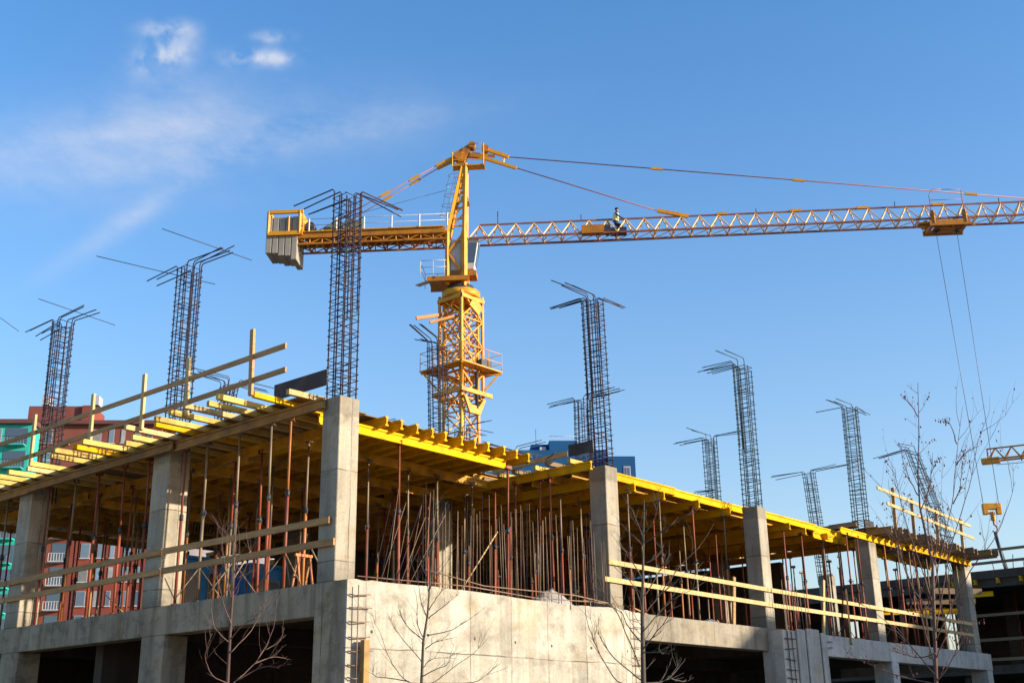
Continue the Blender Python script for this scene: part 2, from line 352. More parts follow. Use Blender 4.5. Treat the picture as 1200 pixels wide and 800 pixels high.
# slab, beams
MB().box((.38, .1, -.25), (29.9, 17.3, -.002)).build('floor_slab', M['conc_shade'], B)
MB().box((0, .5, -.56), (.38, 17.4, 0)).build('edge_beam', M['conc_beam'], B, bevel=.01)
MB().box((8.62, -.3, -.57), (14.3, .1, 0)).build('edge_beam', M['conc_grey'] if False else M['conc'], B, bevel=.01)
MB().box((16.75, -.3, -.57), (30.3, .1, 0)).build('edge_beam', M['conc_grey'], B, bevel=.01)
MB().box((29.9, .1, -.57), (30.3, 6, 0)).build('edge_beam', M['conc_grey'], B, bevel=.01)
for y in (5.3, 11, 17): MB().box((.4, y, -.6), (29.9, y+.4, -.26)).build('cross_beam', M['conc_shade'], B)
for x in (7.95, 14.85, 21.75): MB().box((x, .12, -.6), (x+.4, 5.28, -.26)).build('cross_beam', M['conc_shade'], B)
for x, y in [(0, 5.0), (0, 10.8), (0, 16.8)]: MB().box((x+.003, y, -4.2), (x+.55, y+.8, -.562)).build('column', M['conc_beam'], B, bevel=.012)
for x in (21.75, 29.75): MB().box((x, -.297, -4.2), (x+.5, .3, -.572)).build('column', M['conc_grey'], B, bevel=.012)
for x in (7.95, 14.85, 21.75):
    for y in (5.3, 11): MB().box((x, y+.02, -4.2), (x+.4, y+.38, -.61)).build('column', M['conc_shade'], B)
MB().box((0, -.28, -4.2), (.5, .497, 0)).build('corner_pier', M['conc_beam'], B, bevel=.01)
# dark walls added behind to keep the basement and ground floor black
MB().box((.6, 8.2, -4.2), (29.5, 8.5, -.252)).build('rear_blackout_wall', M['conc_shade'], B)
MB().box((.5, 17.45, -4.2), (14, 17.7, -.01)).build('rear_blackout_wall', M['conc_shade'], B)
MB().box((8.6, 12.6, .002), (23.7, 12.8, 3.09)).build('inner_blackout_wall', M['conc_shade'], B)
MB().box((23.75, 4.2, .002), (23.95, 12.8, 3.09)).build('inner_blackout_wall', M['conc_shade'], B)
# curved wall between corner and second column
prof = [(.012, -.33), (.5, -.42), (1.2, -.52), (2.2, -.56), (3.4, -.52), (4.6, -.44), (5.6, -.36), (6.1, -.30), (6.55, -.42), (7.0, -.52), (7.3, -.56), (7.75, -.50), (8.25, -.38), (8.6, -.31)]
pf = []
for k in range(len(prof)-1):
    for q in range(3):
        t = q/3; pf.append((prof[k][0]*(1-t)+prof[k+1][0]*t, prof[k][1]*(1-t)+prof[k+1][1]*t))
pf.append(prof[-1])
cw_ = MB(); n = len(pf); vs = []
for (x, y) in pf:
    zt = .0+rj(.012)
    vs += [(x, y, -4.2), (x, y, zt), (x, -.12+.0, zt), (x, -.12, -4.2)]
fs = []
for k in range(n-1):
    a = 4*k; b = a+4
    fs += [(a, b, b+1, a+1), (a+1, b+1, b+2, a+2), (a+2, b+2, b+3, a+3)]
fs += [(0, 1, 2, 3), (4*n-1, 4*n-2, 4*n-3, 4*n-4)]
cw_.add(vs, fs)
wall = cw_.build('retaining_wall', M['conc_wall'], B)
# grooved pier wall at the third column
pw = MB()
pw.box((14.3, -.72, -4.2), (16.75, -.1, -.06))
pier = pw.build('pier_wall', M['conc_grey'], B, bevel=.015)
for x0, x1, zt in [(14.98, 15.42, -.01), (15.52, 16.22, .03), (16.32, 16.6, -.04)]:
    MB().box((x0, -.78, -4.2), (x1, -.723, zt)).build('pilaster', M['conc_grey'], B, bevel=.02)
# starter bars of the curved wall and the beams
for k in range(82):
    x = .62+k*.086+rj(.03)
    if k < 14 and random.random() < .7: dx, hh = -rj(.1)+.75*random.random()+.25, random.uniform(1.3, 1.9)
    else: dx, hh = rj(.04), random.uniform(1.5, 2.05)
    y = random.choice((-.32, -.28, -.2, -.15))
    MB().tube((x, y, -.1), (x+dx+rj(.03), y+rj(.06), hh-.25*random.random()), random.choice((.005, .006, .007, .009)), n=4).build('starter_bar', M[random.choice(('rust', 'rust', 'galv', 'rebar'))], B)
for k in range(9):
    x = 15.1+k*.17; MB().tube((x, -.4, -.2), (x+rj(.1), -.4, random.uniform(.9, 1.4)), .009, n=4).build('starter_bar', M['rust'], B)
MB().path([(.3, -.25, .08), (3, -.34, .12), (5, -.3, .06), (7.6, -.33, .14)], .012, n=5).build('tie_bar', M['rust'], B)
MB().path([(1.8, -.38, .32), (3.4, -.36, .16), (6.2, -.36, .2), (8.0, -.3, .1)], .012, n=5).build('tie_bar', M['rust'], B)
MB().path([(6.3, -.5, .1), (7.7, -.2, .12)], .012, n=5).build('tie_bar', M['rust'], B)
for k in range(10):
    z = -.28-k*.22+rj(.03)
    MB().path([(.03, -.36, z), (.12, -.44-rj(.03), z+rj(.03)), (.42+rj(.06), -.47, z+.01)], .011, n=5).build('dowel_bar', M['rust'], B)
MB().tube((.16, -.45, -.1), (.17, -.43, -3), .010, n=5).build('dowel_bar', M['rust'], B)
MB().box((.22, -.56, -3.6), (.34, -.462, -1.0)).build('timber_strip', M['h20o'], B)
for k in range(14):
    z = -.15-k*.2+rj(.02); MB().tube((8.05, -.49, z), (8.5+rj(.03), -.42, z+rj(.03)), .010, n=5).build('dowel_bar', M['rust'], B)
MB().tube((8.05, -.5, 0), (8.07, -.5, -3), .010, n=5).build('dowel_bar', M['rust'], B)
for k in range(12):
    z = -.3-k*.24+rj(.03); MB().tube((14.32, -.75, z), (14.86+rj(.06), -.76, z+rj(.04)), .012, n=5).build('dowel_bar', M['dark'], B)
for x in (14.5, 14.72): MB().path([(x, -.745, -.08), (x+.03, -.75, -1), (x+.05, -.745, -3)], .011, n=5).build('dowel_bar', M['dark'], B)
for z in (-.2, -.36): MB().tube((16.9, -.32, z), (17.8, -.36, z+.02), .012, n=5).build('dowel_bar', M['dark'], B)

# ------------------------------------------------------------------ rebar cages
stir = []
for v in range(3):
    mb = MB(); h = .205
    p = [(-h, -h, rj(.012)), (h, -h, rj(.012)), (h, h, rj(.012)), (-h, h, rj(.012))]
    for i in range(4): mb.tube(p[i], p[(i+1) % 4], .0095, n=4, cap=False)
    mb.tube((-h, -h, p[0][2]), (-h-.03, -h+.02, .01), .009, n=4)
    if v: mb.tube((0, -h, .0), (0, h, .0), .008, n=4)
    if v == 2: mb.tube((-h, .06, .02), (h, .06, .0), .006, n=4); mb.tube((h, -.08, .02), (h+.06, -.1, .02), .006, n=4)
    stir.append((mb.mesh('stirrup', M['rebar']), mb.mesh('stirrup', M['rebar_blue'])))
DIR = {'+x': (1, 0), '-x': (-1, 0), '+y': (0, 1), '-y': (0, -1)}
def cage(x, y, z0, z1, hooks, label, lean=(0, 0), blue=False, sc=1, rods=0, droop=.0, length=1.15, sp=.142, extra=None):
    t = empty('rebar_cage', (x, y, z0), label, 'rebar cage', 'rebar cages standing on the column tops')
    mt = M['rebar_blue'] if blue else M['rebar']; h = .185*sc; H = z1-z0
    pos = []
    for i in range(3): pos.append((-h+h*i, -h)); pos.append((-h+h*i, h))
    pos += [(-h, .02), (h, -.02)]
    for k, (px, py) in enumerate(pos):
        best = max(hooks, key=lambda d: DIR[d][0]*px+DIR[d][1]*py+rj(.004)); dx, dy = DIR[best]; hook = DIR[best][0]*px+DIR[best][1]*py > h*.8
        zt = H+(rj(.05) if hook else -.05-abs(rj(.18))); Lh = length*(random.uniform(.85, 1.02) if hook else 0); skew = rj(.06); dr = droop+rj(.03)
        top = Vector((px+lean[0], py+lean[1], zt)); q = Vector((dx-dy*skew, dy+dx*skew, -dr))
        # the bar goes straight up, then turns outward
        b0 = Vector((px, py, -.35)); mid = b0.lerp(top, .55)+Vector((rj(.012), rj(.012), 0))
        MB().path([t.location+b0, t.location+mid, t.location+top-Vector((0, 0, .06))]+([t.location+top+q*.05, t.location+top+q*Lh] if Lh else []), .0138, n=5).build('main_bar', mt, t)
        if hook and random.random() < .5:      # a lapped second bar tied beside it
            off = Vector((dy*.05+rj(.012), dx*.05+rj(.012), rj(.06))); q2 = q+Vector((dy*rj(.12), dx*rj(.12), rj(.07))); Lx = length*random.uniform(.7, 1.12)
            MB().path([t.location+b0.lerp(top, .45)+off, t.location+top+off-Vector((0, 0, .06)), t.location+top+off+q2*.05, t.location+top+off+q2*Lx], .0125, n=5).build('main_bar', mt, t)
    nst = int(H/sp)
    for i in range(nst):
        z = .08+i*sp+rj(.035); f = z/H
        o = bpy.data.objects.new('stirrup', random.choice(stir)[1 if blue else 0]); col.objects.link(o); o.parent = t
        o.location = (lean[0]*f, lean[1]*f, z); o.rotation_euler = (rj(.05)-lean[1]/H, rj(.05)+lean[0]/H, rj(.03)+random.choice((0, math.pi/2, math.pi))); o.scale = (sc, sc, sc)
    for (a, b) in (extra or []):
        MB().tube(a, b, .009, n=4).build('loose_rod', mt, t)
    return t
c0 = .235
ZT = 7.52
cage(.24, .25, 3.3, ZT, ['+y', '+x'], 'tall rebar cage on the corner column, in front of the crane counter-jib', length=1.25)
cage(.3, 5.6, 3.3, ZT, ['+y', '-y'], 'tall rebar cage on the second left side column, long rods across its head', length=1.3, droop=.05,
     extra=[(on(190, 268, 'y', 5.5), on(295, 305, 'y', 5.5)), (on(113, 300, 'y', 5.9), on(252, 333, 'y', 5.9))])
cage(.42, 11.2, 3.3, ZT+.05, ['+y', '-y'], 'rebar cage at far left above the third column, before the brown building', lean=(-.1, -.1), length=1.3, droop=.05,
     extra=[(on(45, 350, 'y', 11.2), on(135, 381, 'y', 11.2))])
cage(-.15, 16.9, 3.3, ZT-.05, ['+y', '-y'], 'rebar cage cut by the left edge of the picture', length=1.5, extra=[(on(0, 372, 'y', 17), on(22, 388, 'y', 17))])
cage(8.2, .27, 3.3, ZT, ['+y', '+x', '-x'], 'tall rebar cage on the column at the right end of the pale curved wall', lean=(-.12, 0), length=1.1)
cage(15.1, .27, 3.3, ZT, ['+y', '-x', '+y'], 'blue-grey rebar cage on the third column of the right side', blue=True, length=1.1, lean=(.05, 0))
cage(22.0, .3, 3.3, ZT+.1, ['+y', '-x', '+x'], 'blue-grey rebar cage on the fourth column of the right side', blue=True, lean=(.15, 0), length=1.1)
cage(29.9, .35, 3.3, ZT-.2, ['-x', '+y'], 'leaning blue-grey rebar cage at the far right behind the bare tree', blue=True, lean=(-1.75, .4), length=1.3, droop=.1)
cage(8.2, 5.5, 3.3, ZT, ['+y', '-x'], 'dark rebar cage standing just left of the crane mast', length=.7, lean=(-.35, -.2), droop=-.4)
cage(14.85, 5.8, 3.3, ZT-.05, ['+y', '-y'], 'rebar cage partly hidden behind the cage over the curved wall end', length=1.25)
cage(22.0, 5.6, 3.3, ZT, ['+y', '-y', '-x'], 'blue-grey rebar cage standing left of the third right side column', blue=True, length=1.25)
cage(30.0, 5.62, 3.3, ZT-.05, ['+y', '-y'], 'blue-grey rebar cage with two level arms between third and fourth right side columns', blue=True, lean=(-.25, .1), length=1.5)
cage(8.2, 11.2, 3.3, ZT-1.7, ['+x', '+y'], 'short rebar cage behind the black upstand near the corner column', length=1.3)
cage(5.6, 12.2, 3.3, ZT, ['+x', '-x'], 'small distant rebar cage between the left side posts', length=1.2, lean=(.6, 0))
cage(15.1, 11.2, 3.3, ZT+.05, ['+x', '-y'], 'distant rebar cage seen through the crane mast', length=1.2)
cage(12.0, 12.3, 3.3, ZT-.3, ['-y', '+x'], 'distant rebar cage tips just right of the corner column top', length=1.1)
cage(18.0, 11.3, 3.3, ZT-.2, ['-y', '+x', '-x'], 'distant rebar cage with splayed bars in front of the blue building', blue=True, length=1.3)
cage(21.9, 11.3, 3.3, ZT-.1, ['+x', '+y'], 'distant rebar cage low behind the blue building roof line', blue=True, length=1.1)
cage(29.9, 11.3, 3.3, ZT-.15, ['+y', '-y'], 'distant blue-grey rebar tips just above the yellow slab edge', blue=True, length=1.1)

# ------------------------------------------------------------------ formwork: girders, joists, plywood
GW = 'yellow timber girders carrying the formwork'; GJ = 'timber joists lying across the girders'
def beam(name, p, q, mt, label, cat, group):
    o = MB().h20(p, q).build(name, mt, origin=p); return tag(o, label, cat, group)
ZG, ZJ = 3.2, 3.4
# left side
left_g = [(.35, 5.2), (5.0, 10.9), (10.7, 17.0)]
for k, (a, b) in enumerate(left_g):
    beam('formwork_girder', (-.06-.001*k if k != 1 else -.145, a, ZG), (-.06 if k != 1 else -.145, b, ZG-.01), M['h20o'], '%s outer girder of the left side counted from the corner column' % ORD[k], 'timber beam', 'outer girders of the left side')
for k, (a, b) in enumerate([(1.0, 5.3), (5.0, 11.0), (10.8, 17)]):
    beam('formwork_girder', (1.30+.09*(k % 2), a, ZG), (1.30+.09*(k % 2), b, ZG), M['h20_shade'], '%s inner girder behind the left side columns, counted from the corner column' % ORD[k], 'timber beam', 'inner girders of the left side')
tips_old = [(-.46, .92), (-.78, 1.52), (-1.15, 2.09), (-1.01, 2.59), (-1.21, 3.06), (-1.17, 3.61), (-1.08, 4.23), (-.8, 4.66), (-1.13, 5.21), (-.59, 5.84), (-.41, 6.38), (-1.11, 6.88), (-1.02, 7.42), (-1.14, 7.98), (-.92, 8.53), (-1.05, 9.05), (-.88, 9.55), (-.67, 10.07), (-.8, 10.7), (-1.1, 11.25), (-.9, 11.8), (-1.05, 12.4), (-.8, 13), (-1.1, 13.6), (-.9, 14.2), (-1.1, 14.8), (-1, 15.4), (-.9, 16), (-1.1, 16.6)]
tp = [(337.4, 455.3), (297, 458.7), (255, 461), (244, 469), (216, 472), (199, 479), (182, 487), (182, 494.7), (147, 497), (155, 509), (147, 516), (97, 514), (86, 520), (64, 524), (60, 531), (35, 540), (32, 546), (10, 550)]
tips = [on(a, b_, 'z', 3.41)[:2] for a, b_ in tp]+[(x-.1, y+.2) for x, y in tips_old[18:]]
for k, (x, y) in enumerate(tips):
    mt = M['h20'] if k in (1, 7, 12) else (M['plank_pale'] if k % 4 == 0 else M['h20w'])
    yy = rj(.06)
    lj = MB().bar((x, y, 3.354), (.44 if k == 0 else 1.45+rj(.1), y+yy, 3.352), .09, .10).build('formwork_joist', mt, origin=(x, y, 3.354)); tag(lj, '%s joist overhanging the left side, counted back from the corner column' % ORD[k], 'timber beam', 'joists overhanging the left side')
# bay between corner and second column: girders along the facade
for k in range(10):
    y = 1.30+k*1.68
    beam('formwork_girder', (.6 if k == 0 else 1.5, y, ZG-.004 if k else ZG), (5.0 if k else 6.0, y+.03, ZG), M['h20_shade'] if k else M['h20'], ('bright yellow edge girder right of the corner column' if k == 0 else '%s cross girder behind the yellow edge girder near the corner column' % ORD[k-1]), 'timber beam', GW)
    if k: beam('formwork_girder', (4.7, y+.09, ZG), (7.3, y+.09, ZG), M['h20_shade'], '%s short cross girder left of the second right side column' % ORD[k-1], 'timber beam', GW)
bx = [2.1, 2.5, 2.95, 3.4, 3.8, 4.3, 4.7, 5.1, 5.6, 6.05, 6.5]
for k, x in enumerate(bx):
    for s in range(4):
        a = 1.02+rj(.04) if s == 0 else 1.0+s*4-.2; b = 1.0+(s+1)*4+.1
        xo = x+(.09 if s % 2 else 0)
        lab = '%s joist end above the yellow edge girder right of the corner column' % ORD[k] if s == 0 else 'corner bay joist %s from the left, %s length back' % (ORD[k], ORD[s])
        beam('formwork_joist', (xo, a, ZJ), (xo, b, ZJ), M['h20_shade'] if s else M['h20'], lab, 'timber beam', 'joist ends of the corner bay' if s == 0 else 'deep joists of the corner bay, row %s' % ORD[s-1])
# bays right of the second column: girders run inward, joists along the facade
gx = [7.4, 9.0, 10.1, 11.47, 13.06, 14.6, 16.3, 17.97, 19.1, 20.5, 21.7, 23.2]
for k, x in enumerate(gx):
    y0 = -.02 if k == 0 else .72+rj(.05)
    for s in range(4):
        a = y0 if s == 0 else .8+s*4.1; b = .8+(s+1)*4.1+.35; xo = x+(.09 if s % 2 else 0)
        if b > 17: b = 17
        lab = ('%s front girder end right of the curved wall, counted to the right' % ORD[k]) if s == 0 else '%s girder from the left, %s length back under the right side slab' % (ORD[k], ORD[s])
        beam('formwork_girder', (xo, a, ZG), (xo, b, ZG), M['h20_shade'] if s else M['h20'], lab, 'timber beam', 'front girders of the right side' if s == 0 else 'yellow girders of the %s row back under the right side slab' % ORD[s])
row = 0
yj = .9
while yj < 16.9:
    segs = [(8.6, 12.1), (11.9, 15.9), (15.7, 19.9), (19.7, 24.0)] if yj < 8 else [(8.2, 14), (13.8, 20), (19.8, 24)]
    if row > 3: segs = [(7.1, 8.8)] + segs
    for k, (a, b) in enumerate(segs):
        lab = ('%s bright yellow edge beam along the right side slab, from the left' % ORD[k]) if row == 0 else 'right side joist, %s row back from the edge, %s length from the left' % (ORD[row], ORD[k])
        z = ZJ; yo = yj+(.045 if k % 2 else -.045)
        beam('formwork_joist', (a, yo, z), (b, yo, z), M['h20_shade'] if row else M['h20'], lab, 'timber beam', 'edge beams of the right side slab' if row == 0 else 'joists under the right side slab')
    row += 1; yj += .62
for k, pq in enumerate([(666.6, 537), (640, 539.6), (626, 545), (602, 549), (584, 553), (566, 559)]):
    x, y, _ = on(*pq, 'z', 3.41)
    tag(MB().bar((x, y, 3.355), (7.95 if y < .9 else 7.9, y-.02, 3.355), .09, .10).build('formwork_joist', M['h20w'] if k % 2 == 0 else M['plank_old'], origin=(x, y, 3.355)), '%s short joist left of the column at the curved wall end' % ORD[k], 'timber beam', 'short joists beside the second right side column')
# projecting platform in the last bay
beam('formwork_girder', (19.75, -.03, ZG), (24.9, .02, ZG), M['h20'], 'yellow outer girder left of the fourth right side column', 'timber beam', GW)
beam('formwork_girder', (24.6, -.13, ZG), (30.1, -.1, ZG), M['h20'], 'yellow outer girder under the last right side platform', 'timber beam', GW)
beam('formwork_girder', (19.9, .95, ZG), (25.0, 1.0, ZG), M['h20'], 'yellow inner girder behind the fourth right side column', 'timber beam', GW)
beam('formwork_girder', (24.7, 1.3, ZG), (30.0, 1.3, ZG), M['h20'], 'yellow inner girder under the last right side platform', 'timber beam', GW)
for k in range(19):
    x = 21.9+k*.455
    beam('formwork_joist', (x, -.85+rj(.14)-(.35 if k > 15 else 0), ZJ), (x+rj(.05), 1.9, ZJ), M['plank_old'] if k % 4 else M['h20o'], '%s board joist of the overhanging right side platform, from the left' % ORD[k], 'timber beam', 'joists of the overhanging right platform')
# plywood sheets, on top
def sheet(x0, y0, x1, y1, lab, mt=None):
    zs = 3.407 if x1 < 1.6 else 3.505
    o = MB().box((x0+.004, y0+.004, zs), (x1-.004, y1-.004, zs+.021)).build('plywood_sheet', mt or M['ply'], origin=(x0, y0, zs))
    tag(o, lab, 'plywood sheet', 'plywood sheets of the slab formwork')
def cover(x0, y0, x1, y1, where, sx=2.5, sy=2.5):
    nx = max(1, round((x1-x0)/sx)); ny = max(1, round((y1-y0)/sy))
    for i in range(nx):
        for j in range(ny): sheet(x0+(x1-x0)*i/nx, y0+(y1-y0)*j/ny, x0+(x1-x0)*(i+1)/nx, y0+(y1-y0)*(j+1)/ny, 'dark plywood sheet over %s, %s across and %s back' % (where, ORD[i], ORD[j]))
cover(-.15, .95, 1.5, 17, 'the left side joists'); cover(1.52, 1.28, 6.9, 17, 'the corner bay'); cover(8.3, 1.0, 24, 17, 'the right side slab'); cover(6.92, 3.2, 8.29, 17, 'the girder behind the curved wall')
cover(24, -.2, 30.1, 1.3, 'the far right platform'); cover(24.02, 1.31, 25.8, 3.6, 'the inner end of the right platform'); cover(21.8, -.3, 24, 1.0, 'the near end of the right platform')
# upstands (black film-faced boards) and edge boards
def board(name, p, q, wd, h, mt, label, cat, group=None):
    return tag(MB().bar(p, q, wd, h).build(name, mt, origin=p), label, cat, group)
board('upstand_board', (-.12, 1.75, 3.66), (-.02, .35, 3.70), .03, .30, M['film'], 'black plywood upstand beside the corner column top', 'formwork board')
board('upstand_board', (7.42, .62, 3.64), (7.5, -.02, 3.66), .03, .27, M['film'], 'black plywood upstand beside the column top at the curved wall end', 'formwork board')
board('edge_board', (7.46, 3.0, 3.53), (7.40, .66, 3.58), .05, .12, M['plank'], 'brown edge board running back from the black upstand above the short joists', 'formwork board')
board('upstand_board', (21.9, .12, 3.66), (22.55, .12, 3.66), .03, .3, M['film'], 'black plywood upstand at the foot of the fourth right side cage', 'formwork board')
board('edge_board', (21.4, 2.4, 3.6), (21.45, .2, 3.62), .05, .13, M['plank_old'], 'brown edge board left of the fourth right side cage', 'formwork board')
board('upstand_board', (21.55, .2, 3.62), (21.6, 1.2, 3.62), .03, .22, M['film'], 'dark plywood strip left of the fourth right side cage', 'formwork board')
board('edge_board', (22.8, .1, 3.6), (24.4, -.2, 3.58), .05, .16, M['conc_grey'], 'grey edge board right of the fourth right side cage', 'formwork board')
for k, (x, y) in enumerate([(7.36, .95), (7.38, 1.55), (7.4, 2.2)]):
    tag(MB().tube((x, y, 3.66), (x-.36, y+.02, 3.42), .014, n=5).build('brace_rod', M['dark'], origin=(x, y, 3.66)), '%s steel brace holding the edge board left of the curved wall column' % ORD[k], 'brace', 'steel braces of the edge board')
# posts and rails on the left overhang
for k, (y, zt, x) in enumerate([(1.25, 4.6, -.95), (3.25, 4.5, -.95), (4.78, 4.5, -.95), (6.72, 4.48, -.95), (9.2, 4.5, -.95), (11.6, 4.5, -.95), (14, 4.5, -.95)]):
    board('guard_post', (x-.08, y, 3.32), (x-.06, y+.08, zt), .10, .05, M['plank_pale'] if k else M['plank'], '%s upright timber guard post on the left overhang, from the corner column' % ORD[k], 'post', 'guard posts on the left overhang')
board('guard_rail', (-1.0, .34, 4.06), (-1.0, 8.2, 4.08), .035, .095, M['plank'], 'upper brown guard rail on the left overhang, nearer length', 'guard rail', 'guard rails on the left overhang')
board('guard_rail', (-.955, 7.9, 4.10), (-.955, 16.5, 4.12), .035, .095, M['plank'], 'upper brown guard rail on the left overhang, farther length', 'guard rail', 'guard rails on the left overhang')
board('guard_rail', (-1.0, .31, 3.61), (-1.0, 8.0, 3.6), .035, .095, M['plank'], 'lower brown guard rail on the left overhang, nearer length', 'guard rail', 'guard rails on the left overhang')
board('guard_rail', (-.955, 7.7, 3.58), (-.955, 16.5, 3.56), .035, .095, M['plank'], 'lower brown guard rail on the left overhang, farther length', 'guard rail', 'guard rails on the left overhang')
# posts and rails on the right platform
for k, (x, zt) in enumerate([(22.1, 4.75), (23.55, 4.6), (25.5, 4.55), (27.7, 4.45)]):
    board('guard_post', (x, -.78, 3.4), (x+.14+rj(.05), -.78, zt), .10, .05, M['plank'], '%s upright timber guard post on the overhanging right platform, from the left' % ORD[k], 'post', 'guard posts on the right platform')
board('guard_rail', (20.9, -.85, 4.55), (28.5, -.85, 4.28), .035, .10, M['plank_pale'], 'upper pale guard rail on the overhanging right platform', 'guard rail', 'guard rails on the right platform')
board('guard_rail', (21.5, -.85, 4.14), (28.7, -.85, 3.86), .035, .10, M['plank_pale'], 'lower pale guard rail on the overhanging right platform', 'guard rail', 'guard rails on the right platform')
# rails at slab level
for z, nm in ((1.05, 'upper'), (.66, 'lower')):
    board('guard_rail', (-.045, 11.6, z), (-.045, 5.25, z+.02), .04, .12, M['plank'], '%s brown guard rail between the two farther left side columns' % nm, 'guard rail', 'slab guard rails of the left side')
    board('guard_rail', (-.045, 5.21, z+.02), (-.045, .12 if z > 1 else -.02, z), .04, .12, M['plank'], '%s brown guard rail ending at the corner column' % nm, 'guard rail', 'slab guard rails of the left side')
    board('guard_rail', (-.045, 17.5, z-.02), (-.045, 11.64, z), .04, .12, M['plank'], '%s brown guard rail cut by the left edge of the picture' % nm, 'guard rail', 'slab guard rails of the left side')
    board('guard_rail', (7.86 if z > 1 else 7.7, -.045, z+.04), (15.1, -.045, z), .035, .105, M['plank_pale'], '%s pale guard rail between second and third right side columns' % nm, 'guard rail', 'slab guard rails of the right side')
    board('guard_rail', (15.14, -.045, z), (22.2, -.045, z-.01), .035, .105, M['plank_pale'], '%s pale guard rail between third and fourth right side columns' % nm, 'guard rail', 'slab guard rails of the right side')
    board('guard_rail', (22.24, -.045, z-.01), (29.6, -.045, z-.03), .035, .105, M['plank_pale'], '%s pale guard rail between fourth and last right side columns' % nm, 'guard rail', 'slab guard rails of the right side')
for k, (x0, z0, x1, z1) in enumerate([(13.14, .01, 13.33, 1.24), (18.03, .0, 18.37, 1.6), (19.05, -.18, 19.48, 1.4), (24.7, -.35, 25.28, 1.3)]):
    board('guard_post', (x0, -.335 if z0 < 0 else -.0, z0), (x1, -.14 if z0 < 0 else -.0, z1), .05, .11, M['plank'] if k != 1 else M['plank_pale'], '%s timber post behind the pale slab guard rails, from the left' % ORD[k], 'post', 'posts of the slab guard rails')

# ------------------------------------------------------------------ steel props
def prop_proto(mo, mi, tri=False):
    t = empty('steel_prop', (0, 0, -100), 'x', 'steel prop'); t.location = (0, 0, 0)
    MB().tube((0, 0, .01), (0, 0, 1.75), .030, n=8).build('outer_tube', mo, t)
    MB().tube((0, 0, 1.7), (0, 0, 3.09), .023, n=8).build('inner_tube', mi, t)
    MB().tube((0, 0, 1.66), (0, 0, 1.78), .042, n=8).tube((-.09, 0, 1.72), (.09, 0, 1.72), .010, n=5).tube((.07, 0, 1.6), (.07, 0, 1.74), .008, n=4).build('collar', M['dark'], t)
    MB().box((-.07, -.07, .003), (.07, .07, .011)).build('base_plate', mo, t)
    MB().box((-.07, -.07, 3.088), (.07, .07, 3.097)).box((-.07, -.052, 3.097), (.07, -.046, 3.17)).box((-.07, .046, 3.097), (.07, .052, 3.17)).build('fork_head', mi, t)
    if tri:
        for k in range(3):
            a = 2*math.pi*k/3+.4; MB().tube((.02*math.cos(a), .02*math.sin(a), .62), (.5*math.cos(a), .5*math.sin(a), .015), .011, n=5).build('tripod_leg', M['galv'], t)
    return t
protos = [prop_proto(M['red'], M['red']), prop_proto(M['orange'], M['galv']), prop_proto(M['red'], M['galv']), prop_proto(M['galv'], M['red']), prop_proto(M['red'], M['orange'], True), prop_proto(M['galv'], M['galv'], True)]
pn = ['red', 'orange and grey', 'red and grey', 'grey and red', 'red and orange tripod', 'grey tripod']
used = set()
def prop(x, y, label, group, k=None, tilt=.012):
    for cx in XS:
        for cy in YS:
            if cx-.12 < x < cx+.62 and cy-.12 < y < cy+.7: return False
    k = random.choices(range(6), (4, 2, 4, 2, 1, 1))[0] if k is None else k
    lab = pn[k]+' '+label
    if k not in used: o = protos[k]; kids_of(o); o.location = (x, y, 0); o['label'] = lab; used.add(k)
    else: o = dup(protos[k], (x, y, 0), random.random()*6, lab)
    o['group'] = group; o.rotation_euler = (rj(tilt), rj(tilt), random.uniform(0, 6))
    return True
for p in protos: kids_of(p)
i = 0
for y in [.75, 1.35, 2.05, 2.95, 4.0, 4.75, 6.15, 6.95, 8.05, 9.2, 10.3, 12.2, 13.3, 14.6, 16.0]:
    xo = -.06 if (y < 5 or y > 11) else -.06
    if prop(.0+.06, y+rj(.1), 'prop of the outer left row, %s from the corner column' % ORD[i], 'props of the outer left row'): i += 1
i = 0
for y in [1.6, 2.6, 3.9, 5.0, 6.3, 7.6, 8.9, 10.2, 11.6, 13, 14.4, 15.8]:
    if prop(1.34, y+rj(.15), 'prop of the second left row, %s from the corner column' % ORD[i], 'props of the second left row'): i += 1
for k in range(10):
    y = 1.30+k*1.68; i = 0
    for x in ([2.75, 6.0] if k == 0 else [2.1, 3.2, 4.4, 5.6, 6.8]):
        lab = 'prop under the yellow edge girder right of the corner column, %s' % ORD[i] if k == 0 else 'corner bay prop, %s row back, %s from the left' % (ORD[k], ORD[i])
        if prop(x+(0 if k == 0 else rj(.25)), y+(.01 if k == 0 else .02), lab, 'props of the corner bay, %s row' % ORD[k], k=0 if k == 0 else None): i += 1
for k, x in enumerate(gx):
    i = 0
    ys = [1.0, 1.5, 2.2, 2.9, 3.8, 5.0, 6.6, 8.2, 9.8, 12, 14, 16] if k == 0 else [.95, 2.3, 3.7, 5.1, 6.6, 8.2, 9.9, 12, 14.2, 16.4]
    for y in ys:
        if prop(x+.02, y+(0 if y < 1 else rj(.2)), 'prop, %s girder right of the curved wall, %s back' % (ORD[k], ORD[i]), 'props under the right side slab, girder row %s' % ORD[k], tilt=.02 if k == 0 else .008): i += 1
i = 0
for x in [20.1, 20.9, 22.9, 23.8, 24.7, 25.6, 26.5, 27.4, 28.3, 29.2]:
    if prop(x, -.02+(.15 if x > 24.7 else .0), 'outer prop under the right platform, %s from the left' % ORD[i], 'props of the outer row under the right platform'): i += 1
i = 0
for x in [20.5, 21.6, 22.8, 23.6, 24.9, 25.9, 26.8, 27.7, 28.6, 29.3]:
    if prop(x, 1.0+(.3 if x > 24.7 else 0), 'inner prop under the right platform, %s from the left' % ORD[i], 'props of the inner row under the right platform'): i += 1
i = 0
